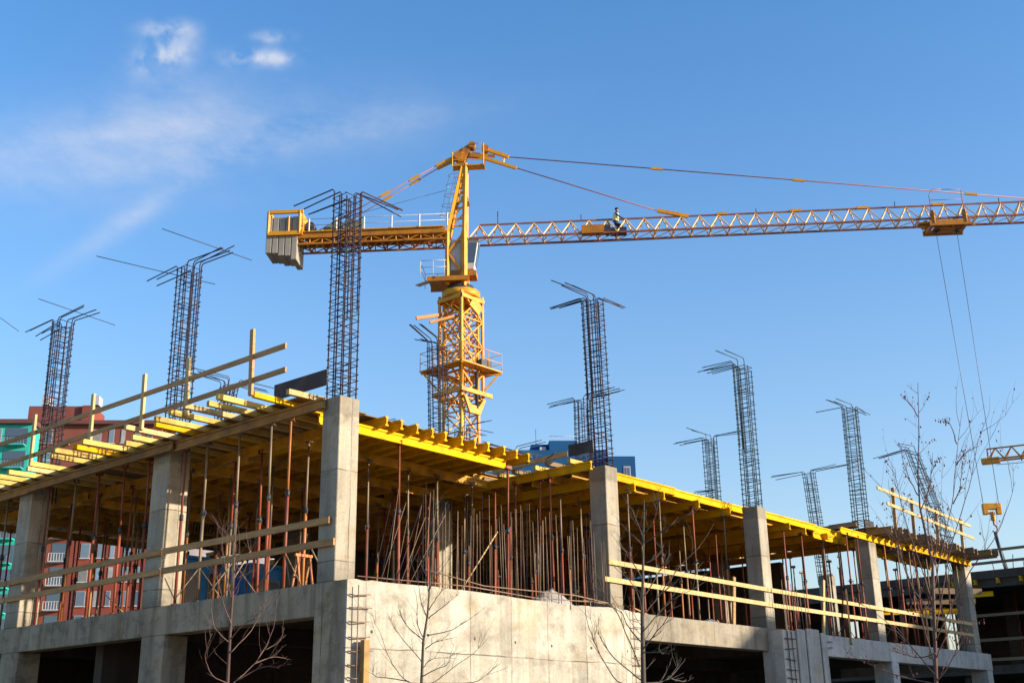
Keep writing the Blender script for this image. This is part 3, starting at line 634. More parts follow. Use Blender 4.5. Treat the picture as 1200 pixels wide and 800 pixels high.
for x, y in [(24.3, 2.2), (25.2, 3.0), (26, 2.1), (26.7, 3.4), (27.5, 2.4), (28.2, 3.2), (29, 2.3), (29.6, 3.3), (25.5, 4.6), (27.1, 5.1), (28.6, 4.7)]:
    if prop(x, y, 'prop standing free behind the right platform, %s' % ORD[i], 'free props behind the right platform'): i += 1

# ------------------------------------------------------------------ odds and ends on the slab
def heap(name, x, y, z, r, h, mt, label, cat):
    mb = MB(); n = 14; vs = []; rings = 5
    for i in range(rings+1):
        f = i/rings
        for j in range(n):
            a = 2*math.pi*j/n; rr = r*(1-f**1.3*.93)*random.uniform(.85, 1.12)
            vs.append((x+rr*math.cos(a), y+rr*.6*math.sin(a), z+h*f*random.uniform(.9, 1.1)))
    fs = [(i*n+j, i*n+(j+1) % n, (i+1)*n+(j+1) % n, (i+1)*n+j) for i in range(rings) for j in range(n)] + [tuple(rings*n+j for j in range(n))]
    mb.add(vs, fs, True); return tag(mb.build(name, mt, origin=(x, y, z)), label, cat)
heap('debris_heap', 6.55, .55, 0, .75, .42, M['conc_grey'], 'pale grey heap of rubble on the slab edge beside the curved wall column', 'rubble')
heap('debris_heap', 13.0, .6, 0, .8, .2, M['conc_grey'], 'low grey rubble heap at the slab edge left of the third right side column', 'rubble')
def cabin(x, y, wx, wy, h, label):
    t = empty('site_cabin', (x, y, 0), label, 'site cabin', 'blue site cabins inside the ground floor')
    MB().box((x, y, .01), (x+wx, y+wy, h)).build('body', M['blue'], t, bevel=.03)
    for k in range(2):
        x0 = x+wx*(.18+.42*k); wd = wx*.25
        f = MB().box((x0-.05, y-.05, .8), (x0+wd+.05, y-.004, h-.35)).build('window', M['frame'], t)
        MB().box((x0, y-.062, .85), (x0+wd, y-.052, h-.4)).build('pane', M['plaster'] if k == 0 else M['sky_glass'], f)
    MB().box((x-.05, y-.08, h), (x+wx+.05, y+wy+.05, h+.08)).build('roof', M['blue'], t)
    MB().box((x-.06, y+.2, .05), (x-.004, y+wy-.2, h-.2)).build('end_panel', M['blue'], t)
cabin(4.5, 11.8, 1.9, 1.2, 2.15, 'bright blue site cabin with a pale window, left one behind the props')
cabin(6.8, 11.5, 1.1, 1.2, 2.1, 'small blue site cabin right of the larger blue one behind the props')
t = empty('trestle', (2.1, 4.5, 0), 'orange folding trestle on the slab left of the corner column', 'trestle')
p = on(351/1*1-34, 690, 'x', .9)
tx, ty = .75, 1.95; t.location = (tx, ty, 0)
for s in (-1, 1): MB().bar((tx, ty+.14*s, 0), (tx, ty, .72), .035, .035).build('leg', M['orange'], t); MB().bar((tx+.3, ty+.14*s, 0), (tx+.3, ty, .72), .035, .035).build('leg', M['orange'], t)
MB().bar((tx-.05, ty, .73), (tx+.35, ty, .73), .05, .05).build('top_bar', M['orange'], t); MB().bar((tx, ty-.08, .33), (tx, ty+.08, .33), .03, .03).build('stretcher', M['orange'], t)
for k, (x, y, x2, y2, l) in enumerate([(.9, 4.6, .9, 3.6, 1.0), (.9, 6.5, .9, 7.4, .9), (.7, .9, .7, 1.5, .8), (1.2, 8.2, 1.2, 9.4, .7), (3.0, -.1, 4.1, -.1, 1.3)]):
    tag(MB().tube((x, y, .02), (x2, y2, l), .014, n=5).build('leaning_rod', M['plank_pale'], origin=(x, y, 0)), '%s thin pale rod leaning among the props' % ORD[k], 'rod', 'pale rods leaning among the props')
for k in range(16):
    x = .6+k*.05+rj(.1)
    pass
# scrap timber and small litter along slab edges
for k in range(26):
    x = random.uniform(9, 29); y = random.uniform(.2, 2.2); a = random.uniform(0, 3.1); l = random.uniform(.4, 1.5)
    tag(MB().bar((x, y, .03+.02*k % .2), (x+l*math.cos(a), y+l*math.sin(a), .05+random.uniform(0, .35)), .08, .03).build('scrap_board', M['plank_old'] if k % 2 else M['plank'], origin=(x, y, 0)), 'short scrap board on the slab behind the pale guard rails, %s of the litter' % ORD[k], 'scrap board', 'scrap boards on the slab')

# ------------------------------------------------------------------ tower crane
O = Vector((35.66, 30.64, 0)); DJ = Vector((.60256, -.79807, 0)); QJ = Vector((-.79807, -.60256, 0))
def J(s, q, z): return O + DJ*s + QJ*q + Vector((0, 0, z))
CR = empty('tower_crane', (O.x, O.y, -4.2), 'large yellow tower crane with its long jib crossing the whole sky', 'tower crane')
def lattice(mb, x, y, hw, z0, z1, dz, rl, rb, kx=False):
    for sx in (-1, 1):
        for sy in (-1, 1): mb.bar((x+sx*hw, y+sy*hw, z0), (x+sx*hw, y+sy*hw, z1), rl, rl)
    z = z0; c = [(-1, -1), (1, -1), (1, 1), (-1, 1)]; i = 0
    while z < z1-.05:
        zn = min(z+dz, z1)
        for k in range(4):
            a, b = c[k], c[(k+1) % 4]
            mb.bar((x+a[0]*hw, y+a[1]*hw, z), (x+b[0]*hw, y+b[1]*hw, z), rb, rb)
            if i % 2: a, b = b, a
            mb.bar((x+a[0]*hw, y+a[1]*hw, z), (x+b[0]*hw, y+b[1]*hw, zn), rb, rb)
            if kx: mb.bar((x+b[0]*hw, y+b[1]*hw, z), (x+a[0]*hw, y+a[1]*hw, zn), rb, rb)
        z = zn; i += 1
for k in range(11):
    mb = MB(); lattice(mb, O.x, O.y, .73, -4.2+k*2.5, -4.2+(k+1)*2.5-.02, 1.25, .15, .08)
    # climbing ladder inside
    for s in (-.2, .2): mb.bar((O.x+s, O.y-.5, -4.2+k*2.5), (O.x+s, O.y-.5, -1.72+k*2.5), .05, .05)
    for q in range(8): mb.bar((O.x-.2, O.y-.5, -4.1+k*2.5+q*.31), (O.x+.2, O.y-.5, -4.1+k*2.5+q*.31), .03, .03)
    mb.build('mast_section', M['crane'], CR)
# climbing frame
mb = MB(); lattice(mb, O.x, O.y, .93, 16.6, 23.3, 1.68, .14, .075, True); cf = mb.build('climbing_frame', M['crane'], CR)
mb = MB()
for (a, b) in (((-1.78, -1.78), (1.78, -1.0)), ((-1.78, 1.0), (1.78, 1.78)), ((-1.78, -1.0), (-1.0, 1.0)), ((1.0, -1.0), (1.78, 1.0))):
    mb.box((O.x+a[0], O.y+a[1], 18.42), (O.x+b[0], O.y+b[1], 18.5))
for sx in (-1, 1):
    for sy in (-1, 1): mb.bar((O.x+sx*1.0, O.y+sy*1.0, 17.3), (O.x+sx*1.65, O.y+sy*1.65, 18.42), .10, .10); mb.bar((O.x+sx*1.0, O.y+sy*1.0, 18.3), (O.x+sx*1.72, O.y+sy*1.72, 18.36), .12, .12)
pl = mb.build('platform', M['crane'], cf)
mb = MB()
cc = [(-1.75, -1.75), (1.75, -1.75), (1.75, 1.75), (-1.75, 1.75)]
for k in range(4):
    a, b = cc[k], cc[(k+1) % 4]
    for z in (19.0, 19.6): mb.tube((O.x+a[0], O.y+a[1], z), (O.x+b[0], O.y+b[1], z), .022, n=5)
    for f in (0, .33, .66): mb.tube((O.x+a[0]+(b[0]-a[0])*f, O.y+a[1]+(b[1]-a[1])*f, 18.5), (O.x+a[0]+(b[0]-a[0])*f, O.y+a[1]+(b[1]-a[1])*f, 19.6), .022, n=5)
mb.build('railing', M['crane'], cf)
MB().box((O.x-1.25, O.y-1.25, 16.85), (O.x+1.45, O.y-1.13, 17.1)).box((O.x-1.25, O.y+1.13, 16.85), (O.x+1.25, O.y+1.25, 17.1)).box((O.x-1.25, O.y-1.12, 16.85), (O.x-1.13, O.y+1.12, 17.1)).build('lower_collar', M['crane'], cf)
# climbing yoke: shallow V beam and ram, seen on the sunny face
MB().prof((O.x, O.y-1.02, 15.9), (O.x, O.y-1.16, 15.9), [(-.75, .75), (-.95, .75), (-.45, -.25), (.45, -.25), (.95, .75), (.75, .75), (.35, .25), (-.35, .25)]).build('climbing_yoke', M['crane'], cf)
MB().tube((O.x+.2, O.y-1.1, 16.0), (O.x+.2, O.y-1.1, 18.3), .10, n=8).build('ram', M['dark'], cf)
MB().tube((O.x+.2, O.y-1.1, 15.8), (O.x+.2, O.y-1.1, 16.4), .07, n=8).build('ram_rod', M['white'], cf)
MB().box((O.x+.0, O.y-1.7, 18.5), (O.x+.9, O.y-1.2, 18.95)).build('pump_unit', M['dark'], cf)
MB().bar((O.x-1.0, O.y+.2, 22.0), (O.x-3.1, O.y+.75, 21.3), .10, .20).bar((O.x-1.0, O.y-.6, 21.7), (O.x-2.7, O.y+.0, 20.95), .10, .16).build('loading_arm', M['crane_d'], cf)
# collar under the slewing ring
mb = MB(); n = 16
def ringpoly(r, z0, z1, mb, n=16, hole=None):
    mb.tube((O.x, O.y, z0), (O.x, O.y, z1), r, n=n)
for sy in (-1, 1):
    mb.box((O.x-1.0, O.y+sy*1.0-.06, 22.85), (O.x+1.0, O.y+sy*1.0+.06, 23.1))
for sx in (-1, 1):
    mb.box((O.x+sx*1.0-.06, O.y-.93, 22.85), (O.x+sx*1.0+.06, O.y+.93, 23.1))
mb.build('collar_beam', M['crane'], CR)
mb = MB(); ringpoly(1.22, 23.11, 23.55, mb, 12); mb.build('slewing_ring', M['crane'], CR)
mb = MB(); ringpoly(.8, 23.56, 23.95, mb, 20); mb.build('slewing_bearing', M['dark'], CR)
MB().bar((O.x-.2, O.y-1.0, 22.7), (O.x+.6, O.y-1.0, 22.2), .12, .5).bar((O.x+.2, O.y-1.02, 22.9), (O.x+.9, O.y-1.0, 22.3), .1, .3).build('ring_bracket', M['crane'], CR)
# turntable platform, tower head
mb = MB(); mb.bar(J(-1.9, 0, 24.2), J(.5, 0, 24.2), 1.7, .2)
for q in (-1.05, 1.05): mb.bar(J(-2.0, q*.85, 24.25), J(.6, q*.85, 24.25), .12, .3)
mb.build('turntable', M['crane_d'], CR)
mb = MB()
for q in (-1.1, 1.1):
    for z in (24.95, 25.4): mb.tube(J(-2.4, q, z), J(-.8, q, z), .022, n=5)
    for s in (-2.4, -1.6, -.9): mb.tube(J(s, q, 24.4), J(s, q, 25.4), .022, n=5)
for z in (24.95, 25.4): mb.tube(J(-2.4, -1.1, z), J(-2.4, 1.1, z), .022, n=5)
mb.box(J(-2.45, 0, 24.38)-Vector((.02, 1, .02)), J(-1.9, 0, 24.4)+Vector((.02, 1, 0)))
mb.build('railing', M['white'], CR)
mb = MB()
for q in (-.62, .62):
    mb.bar(J(-.78, q, 23.95), J(-.78, q, 27.5), .2, .2); mb.bar(J(.28, q, 23.8), J(.28, q, 27.5), .28, .28)
    mb.bar(J(-.78, q, 27.5), J(.12, q*.35, 32.2), .20, .20); mb.bar(J(.28, q, 27.5), J(.34, q*.35, 32.4), .20, .20)
    mb.bar(J(.2, q, 27.3), J(-.74, q, 26.1), .13, .13); mb.bar(J(-.74, q, 26.1), J(.05, q, 24.9), .13, .13)
    for z in (28.4, 29.6, 30.6, 31.4):
        f = (z-27.5)/4.8; mb.bar(J(-.78+.9*f, q*(1-.65*f), z), J(.28+.05*f, q*(1-.65*f), z), .09, .09)
        f2 = min(1, (z+1-27.5)/4.8)
        mb.bar(J(-.78+.9*f, q*(1-.65*f), z), J(.28+.05*f2, q*(1-.65*f2), z+1), .07, .07)
for z in (28.4, 29.6, 30.6, 31.4):
    f = (z-27.5)/4.8; mb.bar(J(-.78+.9*f, -.62*(1-.65*f), z), J(-.78+.9*f, .62*(1-.65*f), z), .08, .08); mb.bar(J(.3, -.62*(1-.65*f), z), J(.3, .62*(1-.65*f), z), .08, .08)
mb.bar(J(.1, 0, 29.8), J(.5, 0, 29.9), .7, .5)
mb.build('tower_head', M['crane'], CR)
mb = MB()
mb.bar(J(-.45, 0, 32.25), J(1.55, 0, 32.25), .7, .07)
for q in (-.35, .35):
    mb.bar(J(-.5, q, 32.2), J(-.5, q, 33.2), .06, .06); mb.bar(J(1.5, q, 32.2), J(1.5, q, 33.75), .07, .07); mb.tube(J(.8, q, 33.8), J(1.5, q, 33.7), .025, n=5); mb.bar(J(-.45, q, 32.65), J(1.5, q, 32.6), .05, .06)
mb.build('head_walkway', M['crane'], CR)
mb = MB()
mb.bar(J(-.1, 0, 32.2), J(.4, 0, 33.5), .5, .42); mb.bar(J(-.35, 0, 33.1), J(.8, 0, 33.8), .4, .3); mb.tube(J(.75, -.3, 33.75), J(.75, .3, 33.75), .22, n=14)
mb.bar(J(.3, 0, 33.1), J(1.7, 0, 32.95), .22, .24)
for q in (-.3, .3): mb.tube(J(-.1, q, 32.95), J(-.1, q*1.3, 32.95), .27, n=12)
mb.build('head_sheaves', M['crane_d'], CR)
# links fanning from the head
def link(a, b, wd, name='tie_link', mt='crane'): MB().bar(a, b, wd, wd*1.1).build(name, M[mt], CR)
for q in (-.22, .22): link(J(.2, q, 33.2), J(-1.55, q, 32.35), .14)
link(J(.6, 0, 33.2), J(3.6, .1, 31.98), .17); link(J(1.5, 0, 33.55), J(3.1, .0, 32.85), .2); link(J(.6, 0, 33.25), J(2.2, -.1, 33.0), .14)
MB().tube(J(1.6, -.2, 33.5), J(1.6, .2, 33.5), .24, n=12).build('head_sheaves', M['crane_d'], CR)
MB().bar(J(2.85, 0, 32.95), J(2.75, .1, 32.35), .08, .08).build('tie_link', M['crane'], CR)
def rod(a, b, joints=(), r=.035):
    a, b = Vector(a), Vector(b); t = MB().tube(a, b, r, n=6).build('tie_rod', M['rod'], CR)
    for f in joints: c = a.lerp(b, f); d = (b-a).normalized()*.36; MB().bar(c-d, c+d, .11, .14).build('rod_coupling', M['crane'], t)
for q in (-.22, .22): rod(J(-1.55, q, 32.35), J(-9.3, q*2.2, 27.85), (.18, .42), .03)
rod(J(3.6, .1, 31.98), J(13.0, .0, 28.35), ()); rod(J(3.1, 0, 32.85), J(35.6, 0, 28.25), (.29, .56, .88), .035)
MB().bar(J(12.4, 0, 28.62), J(14.3, 0, 28.12), .16, .22).build('tie_link', M['crane'], CR)
# counter-jib
mb = MB()
for q in (-.75, .75):
    mb.prof(J(-12.0, q, 27.58), J(-.9, q, 27.55), [(-.10, -.18), (.10, -.18), (.10, .18), (-.10, .18)])
    mb.bar(J(-12.0, q, 27.03), J(-.9, q, 27.0), .12, .10)
    for k in range(14): a_ = -11.8+k*.78; mb.bar(J(a_, q, 27.05 if k % 2 else 27.4), J(a_+.78, q, 27.4 if k % 2 else 27.05), .06, .06); mb.bar(J(a_, q, 27.05), J(a_, q, 27.4), .05, .05)
for k in range(12):
    s = -11.6+k*.95; mb.bar(J(s, -.72, 27.12), J(s, .72, 27.12), .10, .10)
    if k < 11: mb.bar(J(s, -.72, 27.14), J(s+.95, .72, 27.14), .07, .07)
cj = mb.build('counter_jib', M['crane_d'], CR)
MB().bar(J(-9.9, 0, 27.80), J(-1.0, 0, 27.78), 1.9, .08).build('walkway', M['crane'], cj)
mb = MB()
for q in (-.95, .95):
    for z in (28.2, 28.62): mb.tube(J(-10, q, z), J(-.6, q, z-.02), .022, n=5)
    for k in range(6): mb.bar(J(-9.5+k*1.75, q, 27.8), J(-9.5+k*1.75, q, 28.64), .07, .07)
mb.build('railing', M['white'], cj)
mb = MB()
for q in (-.95, .95):
    for s in (-12.1, -10.1): mb.bar(J(s, q, 27.7), J(s, q, 29.25), .16, .16)
    mb.bar(J(-12.1, q, 29.2), J(-9.9, q, 29.2), .16, .22); mb.bar(J(-12.1, q, 27.72), J(-9.9, q, 27.72), .16, .26)
    mb.bar(J(-10.8, q, 27.75), J(-10.8, q, 28.9), .07, .07)
for s in (-12.1, -10.1): mb.bar(J(s, -.95, 29.2), J(s, .95, 29.2), .16, .2)
mb.bar(J(-10.0, -.9, 28.5), J(-10.0, .9, 28.5), .1, 1.1)
mb.build('counterweight_frame', M['crane'], cj)
for k in range(5):
    s = -12.05+k*.41; zt, zb = 28.9, (26.45, 26.42, 26.25, 26.22, 25.95)[k]
    MB().bar(J(s, 0, zb), J(s, 0, zt), 1.75, .37, up=tuple(DJ)).build('counterweight', M['cw'], CR, bevel=.03)
MB().tube(J(-9.6, -.4, 28.4), J(-9.6, .4, 28.4), .32, n=12).build('rope_drum', M['dark'], cj)
mb = MB(); mb.tube(J(-7.9, -.5, 28.3), J(-7.9, .5, 28.3), .38, n=12).tube(J(-8.7, .2, 28.1), J(-7.9, .2, 28.3), .22, n=8).bar(J(-7.4, 0, 28.3), J(-6.2, 0, 28.3), .8, .7); mb.build('hoist_winch', M['green'], cj)
MB().tube(J(-7.4, 0, 29.1), J(-.9, 0, 30.7), .015, n=4).build('hoist_rope', M['rope'], CR)
# caged ladder behind the head
mb = MB()
for k in range(5):
    z = 28.9+k*.7; s0 = -.72+.9*(z-27.5)/4.8
    pts = [J(s0-.05+.0, .3, z)]+[J(s0-.35-.55*math.sin(math.pi*a/6), .3*math.cos(math.pi*a/6), z) for a in range(7)]+[J(s0-.05, -.3, z)]
    mb.path(pts, .018, n=4)
for a in (-.3, 0, .3): mb.tube(J(-.72-.45-(.4 if a == 0 else 0)+.26, a, 28.8), J(-.72-.45-(.4 if a == 0 else 0)+.85, a, 31.8), .015, n=4)
mb.build('ladder_cage', M['white'], CR)
# cab
mb = MB(); P = [(.95, 27.0), (.75, 24.9), (-.55, 24.9), (-.55, 27.0)]
def slab_profile(mb, P, q0, q1):
    n = len(P); mb.add([J(s, q0, z) for s, z in P]+[J(s, q1, z) for s, z in P], [tuple(range(n)), tuple(range(2*n-1, n-1, -1))]+[(i, i+n, (i+1) % n+n, (i+1) % n) for i in range(n)])
slab_profile(mb, [(1.18, 27.0), (.88, 24.95), (-.62, 24.95), (-.62, 27.0)], -.48, .48)
cab = mb.build('cab', M['white'], CR, bevel=.04)
for q in (.485, -.495):
    mb = MB(); slab_profile(mb, [(1.06, 26.75), (.88, 25.4), (.5, 25.4), (.5, 26.75)], q, q+.01); mb.build('window', M['glass'], cab)
mb = MB(); mb.add([J(1.16, -.42, 26.75), J(1.16, .42, 26.75), J(.96, .42, 25.3), J(.96, -.42, 25.3)], [(0, 1, 2, 3)]); mb.build('window', M['glass'], cab)
MB().bar(J(.5, 0, 24.72), J(1.0, 0, 24.72), 1.0, .35).build('cab_step', M['crane_d'], CR)
# jib
ST = 1.15; NJ = 38
for sec in range(0, NJ, 5):
    mb = MB()
    for k in range(sec, min(sec+5, NJ)):
        s = .6+k*ST; s1 = s+ST; sm_ = s+ST/2
        for q in (-.6, .6):
            mb.bar(J(s, q, 27.05), J(sm_, q*.05, 28.1), .065, .065); mb.bar(J(sm_, q*.05, 28.1), J(s1, q, 27.05), .065, .065)
        mb.bar(J(s, -.6, 27.0), J(s, .6, 27.0), .05, .05); mb.bar(J(s, -.6, 27.0), J(s1, .6, 27.0), .035, .035)
    js = mb.build('jib_section', M['jibp'], CR); s0, s1 = .6+sec*ST, .6+min(sec+5, NJ)*ST
    for q in (-.6, .6): MB().bar(J(s0, q, 27.0), J(s1, q, 27.0), .10, .11).build('chord', M['chord'], js)
    MB().bar(J(s0+(ST/2 if sec == 0 else 0), 0, 28.14), J(s1, 0, 28.14), .09, .09).build('chord', M['chord'], js)
for s in (16.4, 20.9, 25.0, 29.6): MB().bar(J(s-.35, 0, 28.2), J(s+.35, 0, 28.2), .14, .16).build('jib_coupling', M['crane'], CR)
for s, h in ((2.35, .9), (7.6, .4), (18.5, .3), (27, .35), (33.3, .3)): MB().tube(J(s, 0, 28.1), J(s, 0, 28.15+h), .03, n=5).build('lamp_pin', M['dark'], CR)
MB().path([J(1.2, 0, 26.7), J(10, 0, 26.63), J(20, 0, 26.72), J(28.3, 0, 26.8)], .014, n=4).build('trolley_rope', M['rope'], CR)
MB().bar(J(7.6, .45, 27.25), J(9.0, .45, 27.25), .5, .55).build('winch_box', M['crane_d'], CR)
MB().tube(J(9.2, -.2, 27.35), J(9.2, .5, 27.35), .25, n=10).bar(J(9.4, .2, 27.2), J(10.4, .2, 27.2), .6, .35).build('trolley_winch', M['dark'], CR)
# trolley
mb = MB()
for q in (-.75, .75):
    for s in (28.95, 30.85): mb.bar(J(s, q, 26.6), J(s, q, 27.45), .22, .14); mb.tube(J(s, q*.8, 27.22), J(s, q*1.1, 27.22), .15, n=10)
    mb.bar(J(28.7, q, 26.62), J(31.1, q, 26.62), .16, .34)
for s in (28.9, 29.6, 30.2, 30.9): mb.bar(J(s, -.75, 26.6), J(s, .75, 26.6), .16, .24)
mb.bar(J(29.1, 0, 26.5), J(30.8, 0, 26.5), .9, .12)
mb.bar(J(28.1, .4, 26.72), J(28.8, .4, 26.72), .5, .1); mb.bar(J(28.3, .4, 26.45), J(28.6, .4, 26.7), .15, .25)
tr = mb.build('trolley', M['crane_d'], CR)
mb = MB(); mb.path([J(28.9, .75, 27.4), J(28.9, .75, 28.5), J(29.1, .75, 28.85), J(29.7, .75, 28.9)], .028, n=5).path([J(30.85, .75, 27.4), J(30.85, .75, 28.75)], .028, n=5).path([J(29.7, .75, 28.85), J(30.85, .75, 28.8)], .02, n=5).path([J(28.9, .75, 28.15), J(30.85, .75, 28.15)], .018, n=5)
mb.build('railing', M['rod'], tr)
for s in (29.3, 30.6): MB().tube(J(s, -.2, 26.5), J(s, .2, 26.5), .2, n=12).build('sheave', M['dark'], tr)
for s, s2 in ((29.25, 29.65), (30.5, 30.5)): MB().tube(J(s, 0, 26.4), J(s2, 0, 9.6), .017, n=5).build('hoist_rope', M['rope'], CR)
mb = MB(); mb.bar(J(29.58, 0, 9.4), J(30.58, 0, 9.4), .3, .34); mb.bar(J(29.58, 0, 9.1), J(29.85, 0, 9.1), .29, .3); mb.bar(J(30.31, 0, 9.1), J(30.58, 0, 9.1), .29, .3); mb.bar(J(30.08, 0, 9.1), J(30.08, 0, 8.6), .22, .2)
hb = mb.build('hook_block', M['crane'], CR, bevel=.02)
MB().path([J(30.08, 0, 8.65), J(30.08, 0, 8.4), J(30.22, 0, 8.25), J(30.22, 0, 8.05), J(30.08, 0, 7.93), J(29.95, 0, 8.02)], .06, .04, n=8).build('hook', M['rod'], hb)
mb = MB(); mb.path([J(30.08, 0, 7.95), J(30.12, 0, 7.5), J(30.5, 0, 5.1)], .09, .12, n=6).path([J(30.08, .1, 7.9), J(30.2, .15, 6.5), J(30.45, .1, 5.3)], .06, n=6)
tag(mb.build('lifting_sling', M['rebar_blue'], origin=J(30.08, 0, 7.95)), 'grey-blue lifting sling hanging from the crane hook', 'sling')

# crane worker on the jib, small and far
WP = J(9.75, .05, 27.2)
def skin_body(name, verts, edges, radii, mt, parent, sub=2):
    me = bpy.data.meshes.new(name); me.from_pydata(verts, edges, []); o = bpy.data.objects.new(name, me); col.objects.link(o); o.parent = parent
    o.modifiers.new('skin', 'SKIN')
    if not me.skin_vertices: 
        bm = bmesh.new(); bm.from_mesh(me); bm.verts.layers.skin.verify(); bm.to_mesh(me); bm.free()
    for i, r in enumerate(radii): me.skin_vertices[0].data[i].radius = (r, r); me.skin_vertices[0].data[i].use_root = (i == 0)
    s = o.modifiers.new('sub', 'SUBSURF'); s.levels = sub; s.render_levels = sub; me.materials.append(mt); return o
pr = empty('person', WP, 'worker in dark cap and pale vest crouched by the winch on the crane jib', 'person')
pr.rotation_euler = (0, 0, math.atan2(DJ.y, DJ.x))
V_ = [(0, 0, .62), (0, 0, .85), (.03, 0, 1.1), (.06, 0, 1.3), (.1, 0, 1.42), (.12, 0, 1.55),
      (.02, .17, 1.27), (.2, .24, 1.02), (.42, .16, .95), (.5, .14, .93), (.02, -.17, 1.27), (.2, -.24, 1.02), (.42, -.16, .92), (.5, -.14, .9),
      (.02, .1, .55), (.28, .14, .48), (.18, .14, .1), (.32, .15, .04), (.02, -.1, .55), (.3, -.14, .5), (.12, -.14, .1), (.26, -.15, .04)]
E_ = [(0, 1), (1, 2), (2, 3), (3, 4), (4, 5), (3, 6), (6, 7), (7, 8), (8, 9), (3, 10), (10, 11), (11, 12), (12, 13), (0, 14), (14, 15), (15, 16), (16, 17), (0, 18), (18, 19), (19, 20), (20, 21)]
R_ = [.15, .14, .16, .13, .055, .10, .07, .055, .04, .04, .07, .055, .04, .04, .10, .075, .05, .045, .10, .075, .05, .045]
skin_body('body', V_, E_, R_, M['cloth_dark'], pr)
mb = MB(); mb.ball((.12, 0, 1.55), .105, 10, (1, .85, 1.15)); me = mb.mesh('head', M['skin']); o = bpy.data.objects.new('head', me); col.objects.link(o); o.parent = pr
mb = MB(); mb.ball((.11, 0, 1.62), .13, 10, (1.05, .95, .8)); me = mb.mesh('cap', M['cloth_dark']); o = bpy.data.objects.new('cap', me); col.objects.link(o); o.parent = pr
mb = MB(); mb.tube((.0, 0, .78), (.05, 0, 1.3), .20, .18, n=12, cap=False); me = mb.mesh('vest', M['cloth_hi']); o = bpy.data.objects.new('vest', me); col.objects.link(o); o.parent = pr

# ------------------------------------------------------------------ second crane, only its jib tip in view
T2 = at(1155, 540, 130); D2 = (Vector((111.28, 21.48, 0))-Vector((110.37, 25.13, 0))).normalized(); Q2 = Vector((D2.y, -D2.x, 0)); z2 = T2.z
C2 = empty('tower_crane', (T2.x+D2.x*45, T2.y+D2.y*45, -4.2), 'distant crane of which only the jib tip shows at the right edge', 'tower crane')
def K(s, q, z): return Vector((T2.x, T2.y, z2)) + D2*s + Q2*q + Vector((0, 0, z))
mb = MB()
for k in range(28):
    s = .3+k*1.6
    for q in (-.55, .55):
        mb.bar(K(s, q, 0), K(s+1.6, q, 0), .16, .16); mb.bar(K(s, q, 0), K(s+.8, 0, 1.25), .09, .09); mb.bar(K(s+.8, 0, 1.25), K(s+1.6, q, 0), .09, .09)
    mb.bar(K(s+(.0 if k == 0 else .8), 0, 1.25), K(s+2.4, 0, 1.25), .14, .14); mb.bar(K(s, -.55, 0), K(s, .55, 0), .07, .07)
mb.bar(K(.3, 0, 0), K(.3, 0, 1.3), .12, .12)
mb.build('jib', M['crane_d'], C2)
MB().bar(K(-.4, 0, -.05), K(1.4, 0, -.05), 1.2, .5).build('jib_tip', M['crane'], C2)
MB().path([K(1, 0, -.5), K(12, 0, -.8), K(30, 0, -.6)], .03, n=4).build('trolley_rope', M['rope'], C2)
mb = MB(); c2x, c2y = C2.location.x, C2.location.y; lattice(mb, c2x, c2y, .9, -4.2, z2+1, 1.6, .2, .1); mb.build('mast', M['crane_d'], C2)

# ------------------------------------------------------------------ the wing at the right
W2 = empty('concrete_building', (38, 0, -4.2), 'second unfinished concrete building at the right edge, dark inside', 'building')
MB().box((38, -12, 3.55), (52, 22, 3.9)).build('roof_slab', M['conc_shade'], W2)
MB().box((38.1, -12, 3.2), (38.5, 22, 3.549)).build('edge_beam', M['conc_shade'], W2)
MB().box((38, -12, -.35), (52, 22, 0)).build('floor_slab', M['conc_shade'], W2)
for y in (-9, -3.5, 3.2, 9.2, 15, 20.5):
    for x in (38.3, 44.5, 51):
        MB().box((x, y, .002), (x+.5, y+.5, 3.2 if x < 39 else 3.548)).build('column', M['conc_shade'], W2)
        MB().box((x, y, -4.2), (x+.5, y+.5, -.352)).build('column', M['conc_shade'], W2)
for a, b in [(-12, -6.5), (-5, -1.6), (-.9, 2.4), (4.0, 8.6), (9.8, 14.2), (15.9, 21)]: MB().box((51.3, a, .002), (51.5, b, 3.548)).build('partition_wall', M['conc_shade'], W2)
MB().box((48, -12, -4.2), (48.3, 22, -.36)).build('partition_wall', M['conc_shade'], W2)
for k, z in enumerate((4.22, 4.72, .25, 1.05, 2.06)):
    board('guard_rail', (37.9, -8, z), (37.9, 2.9 if k != 0 else 2.6, z-.02), .04, .12, M['plank_old'], ('lower', 'upper')[k]+' guard rail on top of the right edge building' if k < 2 else ('lowest', 'middle', 'highest')[k-2]+' brown board rail across the front of the right edge building', 'guard rail', 'rails of the right edge building')
for k in range(7):
    y = 1.9-k*.42; tag(MB().tube((38.5+rj(.3), y, 3.85), (38.5, y+rj(.05), 4.5+rj(.2)), .018, n=4).build('rebar_stub', M['rebar_blue'], origin=(38.5, y, 3.85)), 'short rebar stub on top of the right edge building, %s from the left' % ORD[k], 'rebar stub', 'rebar stubs on the right edge building')
for k in range(12):
    y = -6+k*.95; beam('formwork_joist', (37.75, y, 3.42), (38.08, y, 3.42), M['h20'], 'yellow beam end below the right edge building roof, %s from the right' % ORD[k], 'timber beam', 'beam ends of the right edge building')
beam('formwork_girder', (37.2, 2.6, 2.85), (37.4, 1.7, 2.85), M['h20'], 'short yellow girder in front of the right edge building', 'timber beam', GW)
